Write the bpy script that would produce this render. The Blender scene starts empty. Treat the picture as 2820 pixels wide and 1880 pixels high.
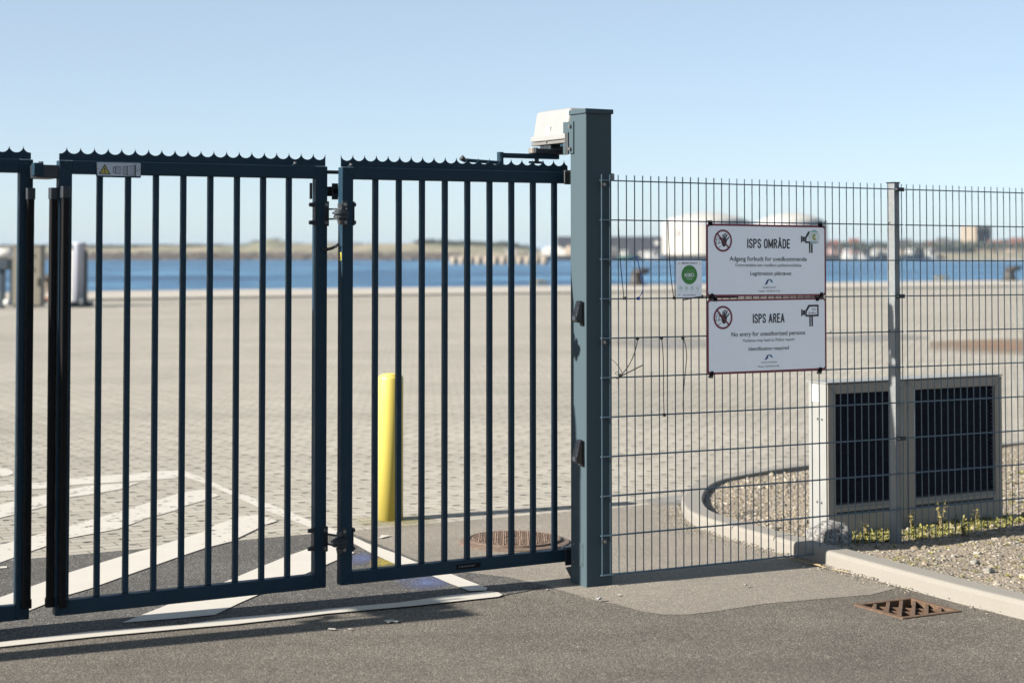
import bpy, bmesh, math, random
from mathutils import Vector, Matrix, geometry
R = math.radians
random.seed(7)
sc = bpy.context.scene
C = sc.collection

# ------------------------------------------------------------------ camera
FPX = 4750.0            # focal length in pixels of the 2820 px wide photograph
EYE = 1.695
PITCH = R(1.9)
HOR = 686.0             # horizon row in the photograph
Y0 = HOR - FPX * math.tan(PITCH)
cam = bpy.data.cameras.new("camera")
co = bpy.data.objects.new("camera", cam)
C.objects.link(co)
co.location = (0, 0, EYE)
co.rotation_euler = (R(90) + PITCH, 0, 0)
cam.sensor_width = 36
cam.lens = FPX / 2820 * 36
cam.shift_y = -(940 - Y0) / 2820
cam.clip_start = 0.1
cam.clip_end = 20000
cam.dof.use_dof = True
cam.dof.focus_distance = 8.75
cam.dof.aperture_fstop = 2.1
cam.dof.aperture_blades = 9
sc.camera = co

# ------------------------------------------------------------------ light
SUN_EL = R(28.2)
SUN_AZ = R(24.6)        # the light travels this way on the ground, from +X towards +Y
to_sun = Vector((-math.cos(SUN_AZ) * math.cos(SUN_EL), -math.sin(SUN_AZ) * math.cos(SUN_EL), math.sin(SUN_EL)))
w = bpy.data.worlds.new("World")
sc.world = w
w.use_nodes = True
nt = w.node_tree
bg = nt.nodes["Background"]
sky = nt.nodes.new("ShaderNodeTexSky")
sky.sky_type = 'NISHITA'
sky.sun_disc = False
sky.sun_elevation = SUN_EL
sky.sun_rotation = math.atan2(to_sun.x, to_sun.y)
sky.altitude = 0
sky.air_density = 0.55
sky.dust_density = 0.5
sky.ozone_density = 0.35
veil = nt.nodes.new("ShaderNodeMix"); veil.data_type = 'RGBA'      # thin high haze whitens the whole sky a little
veil.inputs[0].default_value = 0.42; veil.inputs[7].default_value = (4.1, 4.95, 5.45, 1)
nt.links.new(sky.outputs[0], veil.inputs[6]); nt.links.new(veil.outputs[2], bg.inputs[0])
bg.inputs[1].default_value = 0.05
sun = bpy.data.lights.new("sun", 'SUN')
sun.energy = 5.0
sun.angle = R(0.5)
sun.color = (1.0, 0.93, 0.83)
so = bpy.data.objects.new("sun", sun)
C.objects.link(so)
so.rotation_euler = to_sun.to_track_quat('Z', 'Y').to_euler()
so.location = to_sun * 50
sc.view_settings.view_transform = 'Standard'
sc.view_settings.look = 'None'
sc.view_settings.gamma = 1
sc.view_settings.use_curve_mapping = False
sc.view_settings.exposure = 1.74
sc.cycles.max_bounces = 6
sc.cycles.transparent_max_bounces = 12

# ------------------------------------------------------------------ pixel <-> place
CAM = Vector((0, 0, EYE))
RX = Vector((1, 0, 0)); FW = Vector((0, math.cos(PITCH), math.sin(PITCH))); UP = Vector((0, -math.sin(PITCH), math.cos(PITCH)))
def ray(x, y):
    return FW + RX * ((x - 1410) / FPX) + UP * (-(y - Y0) / FPX)
def ground(x, y, z=0.0):
    d = ray(x, y); t = (z - EYE) / d.z
    p = CAM + d * t
    return (p.x, p.y)
def depth(x, y, Z):                       # point of a pixel at world depth Y = Z
    d = ray(x, y); t = Z / d.y
    return CAM + d * t
A = math.atan(4750 / 8390.0)              # direction of gate, fence and quay
U = Vector((math.cos(A), math.sin(A), 0)); N = Vector((-math.sin(A), math.cos(A), 0))
O = depth(1657, 700, 8.73); O.z = 0
def W(s, d, z=0.0):
    p = O + U * s + N * d
    return Vector((p.x, p.y, z))
def PL(x, y, d):                          # pixel on the vertical plane at offset d -> (s, z)
    r = ray(x, y)
    t = (d + N.dot(O - CAM)) / N.dot(r)
    p = CAM + r * t
    return ((p - O).dot(U), p.z)
def SLN(x, y, s):                         # pixel on the vertical plane at position s -> (d, z)
    r = ray(x, y)
    t = (s + U.dot(O - CAM)) / U.dot(r)
    p = CAM + r * t
    return ((p - O).dot(N), p.z)
def sd(p):
    v = Vector((p[0], p[1], 0)) - O
    return (v.dot(U), v.dot(N))

# ------------------------------------------------------------------ materials
def new_mat(name):
    m = bpy.data.materials.new(name); m.use_nodes = True
    t = m.node_tree
    return m, t, t.nodes["Principled BSDF"]
def setp(b, **k):
    for n, v in k.items():
        n = n.replace('_', ' ')
        if n in b.inputs:
            b.inputs[n].default_value = v
def coords(t, scale=(1, 1, 1), rot=0.0):
    tc = t.nodes.new("ShaderNodeTexCoord"); mp = t.nodes.new("ShaderNodeMapping")
    mp.inputs['Scale'].default_value = scale; mp.inputs['Rotation'].default_value = (0, 0, rot)
    t.links.new(tc.outputs['Object'], mp.inputs['Vector'])
    return mp.outputs['Vector']
def noise(t, vec, scale, detail=4, rough=0.55):
    n = t.nodes.new("ShaderNodeTexNoise"); n.inputs['Scale'].default_value = scale
    n.inputs['Detail'].default_value = detail; n.inputs['Roughness'].default_value = rough
    t.links.new(vec, n.inputs['Vector'])
    return n.outputs['Fac']
def ramp(t, fac, stops):
    r = t.nodes.new("ShaderNodeValToRGB")
    e = r.color_ramp.elements
    while len(e) < len(stops): e.new(0.5)
    for i, (p, c) in enumerate(stops):
        e[i].position = p
        e[i].color = (c, c, c, 1) if isinstance(c, (int, float)) else (*c, 1)
    t.links.new(fac, r.inputs['Fac'])
    return r.outputs['Color']
def mix(t, fac, a, b, mode='MIX'):
    n = t.nodes.new("ShaderNodeMix"); n.data_type = 'RGBA'; n.blend_type = mode
    for sock, v in ((n.inputs['Factor'], fac), (n.inputs['A'], a), (n.inputs['B'], b)):
        pass
    ins = [i for i in n.inputs if i.type in ('VALUE', 'RGBA') and i.enabled]
    f = n.inputs[0]; a_in = n.inputs[6]; b_in = n.inputs[7]
    for sock, v in ((f, fac), (a_in, a), (b_in, b)):
        if hasattr(v, 'is_linked'): t.links.new(v, sock)
        elif isinstance(v, (int, float)): sock.default_value = v if sock is f else (v, v, v, 1)
        else: sock.default_value = (*v, 1)
    return n.outputs[2]
def bump(t, b, height, strength=0.3, dist=0.002):
    n = t.nodes.new("ShaderNodeBump"); n.inputs['Strength'].default_value = strength
    n.inputs['Distance'].default_value = dist
    t.links.new(height, n.inputs['Height']); t.links.new(n.outputs[0], b.inputs['Normal'])
def math_(t, op, a, b=0.0, c=None):
    n = t.nodes.new("ShaderNodeMath"); n.operation = op
    for i, v in enumerate((a, b) if c is None else (a, b, c)):
        if hasattr(v, 'is_linked'): t.links.new(v, n.inputs[i])
        else: n.inputs[i].default_value = v
    return n.outputs[0]
def scaled(c, f): return tuple(min(1, x * f) for x in c)
def paint(name, col, rough=0.45, var=0.12, scale=9, metallic=0.0, bmp=0.04, speck=None, spec=0.5, coat=0.0):
    m, t, b = new_mat(name)
    v = coords(t)
    f = noise(t, v, scale, 6, 0.65)
    c = mix(t, f, scaled(col, 1 - var), scaled(col, 1 + var))
    if speck:
        g = ramp(t, noise(t, v, 60, 5, 0.8), [(0.60, 0.0), (0.72, 1.0)])
        g2 = ramp(t, noise(t, v, 4, 3), [(0.45, 0.0), (0.7, 0.6)])
        c = mix(t, mix(t, 1.0, g, g2, 'MULTIPLY'), c, speck)
    t.links.new(c, b.inputs['Base Color'])
    setp(b, Roughness=rough, Metallic=metallic, Specular_IOR_Level=spec, Coat_Weight=coat)
    if speck:
        vz = coords(t, (14, 14, 0.9)); c = mix(t, ramp(t, noise(t, vz, 2.5, 5, 0.7), [(0.60, 0.0), (0.78, 0.35)]), c, speck); t.links.new(c, b.inputs['Base Color'])
    rr = ramp(t, noise(t, v, scale * 2.3, 5), [(0.3, max(0.02, rough - 0.1)), (0.75, min(1, rough + 0.12))])
    t.links.new(rr, b.inputs['Roughness'])
    if bmp: bump(t, b, noise(t, v, 300, 3), bmp, 0.001)
    return m

GATE = (0.007, 0.0235, 0.040)
M = {}
M['gate'] = paint('gate paint', GATE, 0.5, 0.14, 7, speck=(0.02, 0.042, 0.062), bmp=0.05, spec=0.16)
M['post'] = paint('post paint', (0.04, 0.06, 0.072), 0.6, 0.05, 3, speck=(0.055, 0.075, 0.085), bmp=0.04, spec=0.10)
M['black'] = paint('black rubber', (0.0025, 0.0025, 0.0035), 0.6, 0.25, 20, spec=0.12)
M['blackgloss'] = paint('black plastic', (0.008, 0.009, 0.011), 0.22, 0.25, 20)
M['hinge'] = paint('hinge metal', (0.014, 0.02, 0.027), 0.5, 0.35, 40, metallic=0.3, speck=(0.14, 0.11, 0.08))
M['zinc'] = paint('zinc bolt', (0.1716, 0.1716, 0.1638), 0.35, 0.15, 80, metallic=0.7)
M['steelworn'] = paint('worn steel', (0.055, 0.06, 0.064), 0.45, 0.3, 50, metallic=0.5)
M['wire'] = paint('galvanised wire', (0.062, 0.098, 0.128), 0.42, 0.2, 25, metallic=0.35, bmp=0)
M['galv'] = paint('galvanised post', (0.156, 0.1638, 0.1677), 0.45, 0.22, 30, metallic=0.35, speck=(0.6, 0.6, 0.58))
M['motor'] = paint('cream plastic housing', (0.182, 0.184, 0.183), 0.45, 0.04, 4)
M['alu'] = paint('cast aluminium', (0.1326, 0.1287, 0.1209), 0.5, 0.15, 40, metallic=0.3)
M['sign'] = paint('white sign sheet', (0.8, 0.83, 0.88), 0.35, 0.03, 6)
M['maroon'] = paint('dark red sign edge', (0.15, 0.012, 0.03), 0.35, 0.06, 10)
M['ink'] = paint('black ink', (0.012, 0.013, 0.017), 0.4, 0.1, 30)
M['navy'] = paint('navy ink', (0.012, 0.045, 0.15), 0.4, 0.05, 30)
M['teal'] = paint('teal ink', (0.02, 0.14, 0.25), 0.4, 0.05, 30)
M['green'] = paint('green ink', (0.035, 0.20, 0.028), 0.4, 0.12, 8)
M['paleg'] = paint('pale green ink', (0.30, 0.46, 0.30), 0.4, 0.05, 30)
M['sticker'] = paint('worn sticker', (0.62, 0.68, 0.66), 0.4, 0.1, 40)
M['stickert'] = paint('sticker print', (0.10, 0.36, 0.38), 0.4, 0.2, 60)
M['olive'] = paint('sticker figure', (0.30, 0.32, 0.10), 0.4, 0.5, 160)
M['plate'] = paint('grey label plate', (0.33, 0.36, 0.42), 0.45, 0.08, 30, speck=(0.7, 0.7, 0.7))
M['warn'] = paint('yellow warning print', (0.286, 0.2475, 0.033), 0.4, 0.1, 30)
M['yellow'] = paint('yellow bollard paint', (0.39, 0.3237, 0.0663), 0.5, 0.05, 5, bmp=0.03, speck=(0.30, 0.24, 0.07))
M['ladder'] = paint('yellow handrail paint', (0.234, 0.1638, 0.0234), 0.5, 0.1, 5)
M['casing'] = paint('beige casing', (0.235, 0.218, 0.188), 0.55, 0.07, 12, bmp=0.06)  # casing tone fitted to its shaded front
M['casingside'] = paint('casing sunlit tone', (0.1677, 0.1716, 0.1677), 0.5, 0.04, 5)  # same casing, second tone fitted to its sunlit side
M['louvre'] = paint('dark louvre', (0.004, 0.005, 0.012), 0.6, 0.2, 20, spec=0.12)
M['tie'] = paint('black nylon', (0.008, 0.008, 0.009), 0.45, 0.1, 20)
M['bluewire'] = paint('blue nylon', (0.02, 0.06, 0.33), 0.4, 0.1, 20)
M['red'] = paint('red paint', (0.195, 0.0234, 0.0234), 0.5, 0.2, 3)
M['white'] = paint('white wall paint', (0.4914, 0.4773, 0.4492), 0.6, 0.06, 0.8)
M['whitetank'] = paint('white tank paint', (0.2796, 0.2708, 0.249), 0.6, 0.05, 0.3)
M['darkshed'] = paint('dark shed sheet', (0.022, 0.022, 0.03), 0.7, 0.15, 0.3)
M['beige'] = paint('beige wall', (0.1716, 0.1404, 0.1053), 0.7, 0.1, 0.5)
M['redroof'] = paint('red roof tile', (0.117, 0.0468, 0.0312), 0.8, 0.2, 1)
M['greyroof'] = paint('grey roof', (0.0624, 0.06084, 0.05928), 0.8, 0.2, 1)
M['pinkwall'] = paint('faded pink wall', (0.1872, 0.1248, 0.1131), 0.7, 0.1, 0.5)
M['darkglass'] = paint('dark window', (0.03, 0.035, 0.045), 0.2, 0.1, 1)
M['hull'] = paint('dark boat hull', (0.012, 0.024, 0.035), 0.5, 0.2, 1)
M['hullgreen'] = paint('green boat hull', (0.025, 0.1, 0.07), 0.5, 0.2, 1)
M['cabinet'] = paint('grey beige cabinet', (0.1248, 0.1131, 0.0897), 0.6, 0.1, 3)
M['pedestal'] = paint('pale grey pedestal', (0.34, 0.36, 0.43), 0.5, 0.05, 3)
M['iron'] = paint('dark cast iron', (0.02, 0.018, 0.016), 0.65, 0.4, 6, speck=(0.20, 0.13, 0.07))
M['orange'] = paint('orange timber', (0.195, 0.078, 0.0273), 0.7, 0.2, 3)
M['straw'] = paint('dry straw', (0.2184, 0.1638, 0.0858), 0.8, 0.2, 20)

def concrete(name, col, speckle=160, var=0.12):
    m, t, b = new_mat(name); v = coords(t)
    c = mix(t, noise(t, v, 3.5, 6, 0.7), scaled(col, 1 - var), scaled(col, 1 + var))
    c = mix(t, ramp(t, noise(t, v, speckle, 4, 0.7), [(0.35, 0.0), (0.7, 1.0)]), scaled(col, 0.82), c)
    t.links.new(c, b.inputs['Base Color']); setp(b, Roughness=0.85)
    bump(t, b, noise(t, v, speckle * 1.3, 5, 0.7), 0.35, 0.002)
    return m
M['kerb'] = concrete('kerb concrete', (0.1694, 0.1589, 0.1404))
M['coping'] = concrete('coping concrete', (0.2802, 0.2579, 0.2243), 12, 0.18)
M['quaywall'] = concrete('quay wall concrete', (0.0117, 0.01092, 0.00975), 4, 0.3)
M['pier'] = concrete('pier concrete', (0.2243, 0.195, 0.156), 3, 0.2)

def asphalt(name, dark, light, grain, strength, big=0.25, white=0.86):
    m, t, b = new_mat(name); v = coords(t)
    vo = t.nodes.new("ShaderNodeTexVoronoi"); vo.inputs['Scale'].default_value = grain
    t.links.new(v, vo.inputs['Vector'])
    sep = t.nodes.new("ShaderNodeSeparateColor"); t.links.new(vo.outputs['Color'], sep.inputs[0])
    c = mix(t, sep.outputs[0], dark, light)
    spk = ramp(t, sep.outputs[1], [(white, 0.0), (min(0.99, white + 0.10), 1.0)])
    c = mix(t, mix(t, 1.0, spk, 0.75, 'MULTIPLY'), c, scaled(light, 2.3))
    dk = ramp(t, sep.outputs[2], [(0.0, 1.0), (0.16, 0.0)])
    c = mix(t, mix(t, 1.0, dk, 0.7, 'MULTIPLY'), c, scaled(dark, 0.35))
    edge = ramp(t, vo.outputs['Distance'], [(0.25, 1.0), (0.75, 0.45)])
    c = mix(t, 1.0, c, edge, 'MULTIPLY')
    lo = ramp(t, noise(t, v, 0.9, 6, 0.62), [(0.25, 1 - big), (0.75, 1 + big)])
    lo2 = ramp(t, noise(t, v, 9, 5, 0.7), [(0.25, 1 - big * 0.6), (0.75, 1 + big * 0.6)])
    c = mix(t, 1.0, c, lo, 'MULTIPLY'); c = mix(t, 1.0, c, lo2, 'MULTIPLY')
    wp_ = coords(t, (0.25, 1.3, 1), -R(8)); c = mix(t, 1.0, c, ramp(t, noise(t, wp_, 1.1, 4, 0.6), [(0.28, 1 - big * .9), (0.5, 1.0), (0.72, 1 + big * .7)]), 'MULTIPLY')
    st_ = ramp(t, noise(t, v, 2.2, 6, 0.75), [(0.62, 0.0), (0.74, 0.35)]); c = mix(t, st_, c, scaled(dark, 0.5))
    t.links.new(c, b.inputs['Base Color']); setp(b, Roughness=0.88, Specular_IOR_Level=0.3)
    h = math_(t, 'ADD', math_(t, 'MULTIPLY', vo.outputs['Distance'], -1.0), math_(t, 'MULTIPLY', noise(t, v, grain * 0.3, 3), 1.2))
    bump(t, b, h, strength, 0.004)
    return m
M['road'] = asphalt('worn asphalt', (0.060, 0.053, 0.045), (0.150, 0.134, 0.112), 215, 0.6, 0.22, 0.84)
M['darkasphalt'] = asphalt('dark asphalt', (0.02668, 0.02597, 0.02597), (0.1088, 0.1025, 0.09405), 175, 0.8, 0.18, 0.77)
M['patch'] = asphalt('smooth asphalt patch', (0.1654, 0.1485, 0.1253), (0.2358, 0.2126, 0.1802), 220, 0.3, 0.12, 0.93)

def pavers():
    m, t, b = new_mat('block paving'); v = coords(t, (1, 1, 1), -A)
    br = t.nodes.new("ShaderNodeTexBrick"); t.links.new(v, br.inputs['Vector'])
    br.inputs['Scale'].default_value = 1.0
    br.inputs['Brick Width'].default_value = 0.21; br.inputs['Row Height'].default_value = 0.105
    br.inputs['Mortar Size'].default_value = 0.0065; br.inputs['Mortar Smooth'].default_value = 0.5
    br.inputs['Color1'].default_value = (0.2156, 0.2011, 0.1729, 1); br.inputs['Color2'].default_value = (0.2598, 0.2428, 0.2096, 1)
    br.inputs['Mortar'].default_value = (0.1297, 0.1189, 0.09872, 1)
    c = br.outputs['Color']
    # open drain holes where four blocks meet
    n1 = t.nodes.new("ShaderNodeVectorMath"); n1.operation = 'FRACTION'
    s1 = t.nodes.new("ShaderNodeVectorMath"); s1.operation = 'MULTIPLY'; s1.inputs[1].default_value = (1 / 0.21, 1 / 0.21, 0)
    wob = t.nodes.new("ShaderNodeTexNoise"); wob.inputs['Scale'].default_value = 7; t.links.new(v, wob.inputs['Vector'])
    ad = t.nodes.new("ShaderNodeVectorMath"); ad.operation = 'MULTIPLY_ADD'
    ad.inputs[1].default_value = (0.05, 0.05, 0); t.links.new(wob.outputs['Color'], ad.inputs[0]); t.links.new(v, ad.inputs[2])
    t.links.new(ad.outputs[0], s1.inputs[0]); t.links.new(s1.outputs[0], n1.inputs[0])
    su = t.nodes.new("ShaderNodeVectorMath"); su.operation = 'SUBTRACT'; su.inputs[1].default_value = (0.5, 0.5, 0); t.links.new(n1.outputs[0], su.inputs[0])
    ln = t.nodes.new("ShaderNodeVectorMath"); ln.operation = 'LENGTH'; t.links.new(su.outputs[0], ln.inputs[0])
    hole = ramp(t, ln.outputs['Value'], [(0.085, 1.0), (0.14, 0.0)])
    brk = ramp(t, noise(t, v, 5.5, 4, 0.7), [(0.30, 0.25), (0.55, 1.0)])
    hole = mix(t, 1.0, hole, brk, 'MULTIPLY')
    lo = ramp(t, noise(t, v, 0.22, 7, 0.6), [(0.25, 0.80), (0.5, 1.0), (0.75, 1.12)])
    vs_ = coords(t, (0.12, 1.6, 1), -A + R(14)); lo = mix(t, 1.0, lo, ramp(t, noise(t, vs_, 0.9, 4, 0.6), [(0.30, 0.86), (0.5, 1.0), (0.75, 1.05)]), 'MULTIPLY')
    fine = ramp(t, noise(t, v, 70, 4, 0.7), [(0.3, 0.86), (0.7, 1.12)])
    joint = mix(t, math_(t, 'MULTIPLY', br.outputs['Fac'], math_(t, 'MULTIPLY', brk, 0.62)), c, (0.10, 0.09, 0.07))
    c = mix(t, 1.0, mix(t, 1.0, joint, lo, 'MULTIPLY'), fine, 'MULTIPLY')
    c = mix(t, hole, c, (0.03, 0.028, 0.022))
    t.links.new(c, b.inputs['Base Color']); setp(b, Roughness=0.9, Specular_IOR_Level=0.3)
    h = math_(t, 'SUBTRACT', math_(t, 'MULTIPLY', noise(t, v, 60, 4), 0.3), math_(t, 'ADD', math_(t, 'MULTIPLY', br.outputs['Fac'], 0.8), hole))
    bump(t, b, h, 0.7, 0.008)
    return m
M['pavers'] = pavers()

def paintmark(name, col, wear, scale=14.0):
    m, t, b = new_mat(name); v = coords(t)
    c = mix(t, noise(t, v, 5, 6, 0.7), scaled(col, 0.86), scaled(col, 1.06))
    t.links.new(c, b.inputs['Base Color']); setp(b, Roughness=0.6)
    f = noise(t, v, scale, 6, 0.72)
    al = ramp(t, f, [(wear - 0.03, 0.0), (wear + 0.03, 1.0)])
    t.links.new(al, b.inputs['Alpha'])
    bump(t, b, noise(t, v, 120, 4), 0.25, 0.002)
    return m
M['mark'] = paintmark('white thermoplastic', (0.3588, 0.3393, 0.3042), 0.22)
M['markworn'] = paintmark('worn white road paint', (0.351, 0.3315, 0.2964), 0.40, 11)
def spray(name, col, wear):
    m, t, b = new_mat(name); v = coords(t)
    setp(b, Base_Color=(*col, 1), Roughness=0.8)
    tc = t.nodes.new("ShaderNodeTexCoord")
    sx = t.nodes.new("ShaderNodeVectorMath"); sx.operation = 'MULTIPLY_ADD'
    sx.inputs[1].default_value = (2, 2, 0); sx.inputs[2].default_value = (-1, -1, 0)
    t.links.new(tc.outputs['Generated'], sx.inputs[0])
    ln = t.nodes.new("ShaderNodeVectorMath"); ln.operation = 'LENGTH'; t.links.new(sx.outputs[0], ln.inputs[0])
    fall = ramp(t, ln.outputs['Value'], [(0.25, 1.0), (1.0, 0.0)])
    f = ramp(t, noise(t, v, 90, 5, 0.8), [(wear, 0.0), (wear + 0.15, 1.0)])
    f2 = ramp(t, noise(t, v, 7, 4, 0.8), [(0.3, 0.2), (0.6, 1.0)])
    a = mix(t, 1.0, mix(t, 1.0, fall, f, 'MULTIPLY'), f2, 'MULTIPLY')
    t.links.new(a, b.inputs['Alpha'])
    return m
M['sprayblue'] = spray('blue marking spray', (0.06, 0.08, 0.17), 0.36)
M['sprayyellow'] = spray('yellow marking spray', (0.2574, 0.2028, 0.0234), 0.36)
M['oil'] = spray('dark oil stain', (0.16, 0.155, 0.15), 0.2)
M['ruststain'] = spray('rust stain', (0.156, 0.0897, 0.0468), 0.3)
M['lichen'] = spray('lichen and moss', (0.1716, 0.1482, 0.039), 0.42)

def rust(name, a, bcol):
    m, t, b = new_mat(name); v = coords(t)
    c = mix(t, ramp(t, noise(t, v, 28, 6, 0.75), [(0.3, 0.0), (0.7, 1.0)]), a, bcol)
    t.links.new(c, b.inputs['Base Color']); setp(b, Roughness=0.85, Metallic=0.1)
    bump(t, b, noise(t, v, 90, 5), 0.5, 0.003)
    return m
M['rust'] = rust('rusty iron', (0.040, 0.024, 0.014), (0.105, 0.060, 0.034))
M['rustpale'] = rust('dusty rusty iron', (0.058, 0.036, 0.026), (0.135, 0.098, 0.074))
M['pit'] = paint('dark pit', (0.012, 0.011, 0.010), 0.9)

def stones(name, cols, scale=9):
    m, t, b = new_mat(name)
    at = t.nodes.new("ShaderNodeVertexColor"); at.layer_name = 'tone'
    sep = t.nodes.new("ShaderNodeSeparateColor"); t.links.new(at.outputs[0], sep.inputs[0])
    c = ramp(t, sep.outputs[0], [(i / (len(cols) - 1), k) for i, k in enumerate(cols)])
    v = coords(t)
    c = mix(t, 1.0, c, ramp(t, noise(t, v, scale * 12, 4), [(0.3, 0.75), (0.7, 1.15)]), 'MULTIPLY')
    t.links.new(c, b.inputs['Base Color']); setp(b, Roughness=0.85)
    return m
M['gravel'] = stones('gravel stones', [(0.05, 0.046, 0.04), (0.165, 0.140, 0.095), (0.20, 0.175, 0.13), (0.12, 0.116, 0.108), (0.265, 0.24, 0.20), (0.15, 0.115, 0.08)])
M['rock'] = stones('breakwater rock', [(0.01966, 0.01797, 0.01797), (0.06178, 0.04942, 0.03931), (0.08705, 0.06739, 0.05335), (0.03931, 0.0337, 0.03145), (0.07301, 0.05335, 0.04212)], 0.5)
M['leaf'] = stones('weed leaves', [(0.050, 0.062, 0.014), (0.155, 0.150, 0.034), (0.235, 0.205, 0.066), (0.09, 0.105, 0.024)], 20)
M['scrub'] = stones('far scrub', [(0.012, 0.0208, 0.016), (0.024, 0.0336, 0.0208), (0.04, 0.0448, 0.0272)], 1)
def soil():
    m, t, b = new_mat('gravel soil'); v = coords(t)
    vo = t.nodes.new("ShaderNodeTexVoronoi"); vo.inputs['Scale'].default_value = 70; t.links.new(v, vo.inputs['Vector'])
    sep = t.nodes.new("ShaderNodeSeparateColor"); t.links.new(vo.outputs['Color'], sep.inputs[0])
    c = ramp(t, sep.outputs[0], [(0, (0.088, 0.072, 0.052)), (0.4, (0.188, 0.152, 0.108)), (0.7, (0.224, 0.188, 0.144)), (1, (0.128, 0.112, 0.096))])
    c = mix(t, 1.0, c, ramp(t, noise(t, v, 2.5, 5), [(0.3, 0.85), (0.7, 1.12)]), 'MULTIPLY')
    t.links.new(c, b.inputs['Base Color']); setp(b, Roughness=0.95)
    bump(t, b, math_(t, 'ADD', math_(t, 'MULTIPLY', vo.outputs['Distance'], -1), noise(t, v, 40, 5)), 0.8, 0.012)
    return m
M['soil'] = soil()
def granite():
    m, t, b = new_mat('speckled granite'); v = coords(t)
    f = ramp(t, noise(t, v, 55, 6, 0.85), [(0.44, 0.0), (0.52, 1.0)])
    g = ramp(t, noise(t, v, 6, 4), [(0.35, 0.0), (0.65, 1.0)])
    c = mix(t, f, (0.017, 0.017, 0.0204), mix(t, g, (0.136, 0.1318, 0.1275), (0.306, 0.2975, 0.2848)))
    t.links.new(c, b.inputs['Base Color']); setp(b, Roughness=0.85)
    bump(t, b, noise(t, v, 40, 6, 0.8), 0.6, 0.01)
    return m
M['granite'] = granite()
def duneland():
    m, t, b = new_mat('dune sand and grass'); v = coords(t, (1, 0.4, 1))
    c = mix(t, ramp(t, noise(t, v, 0.09, 6, 0.7), [(0.38, 0.0), (0.58, 1.0)]), (0.2016, 0.1632, 0.1104), (0.0912, 0.0912, 0.04992))
    t.links.new(c, b.inputs['Base Color']); setp(b, Roughness=0.95)
    return m
M['dune'] = duneland()
def water():
    m, t, b = new_mat('harbour water')
    v = coords(t, (1, 1, 1)); v2 = coords(t, (0.4, 1, 1), R(6))
    big = noise(t, v2, 0.035, 5, 0.6); mid = noise(t, v2, 0.22, 5, 0.62); n1 = noise(t, v, 0.9, 5, 0.65)
    f = math_(t, 'ADD', math_(t, 'MULTIPLY', big, 0.55), math_(t, 'MULTIPLY', mid, 0.45))
    c = ramp(t, f, [(0.42, (0.003, 0.026, 0.072)), (0.5, (0.009, 0.060, 0.140)), (0.59, (0.085, 0.215, 0.34))])  # pale wave bands and highlights painted into the base colour
    t.links.new(c, b.inputs['Base Color']); setp(b, Roughness=0.28, Specular_IOR_Level=0.3, IOR=1.33)
    h = math_(t, 'ADD', math_(t, 'MULTIPLY', mid, 3.0), n1)
    bump(t, b, h, 1.0, 0.8)
    return m
M['water'] = water()

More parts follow.
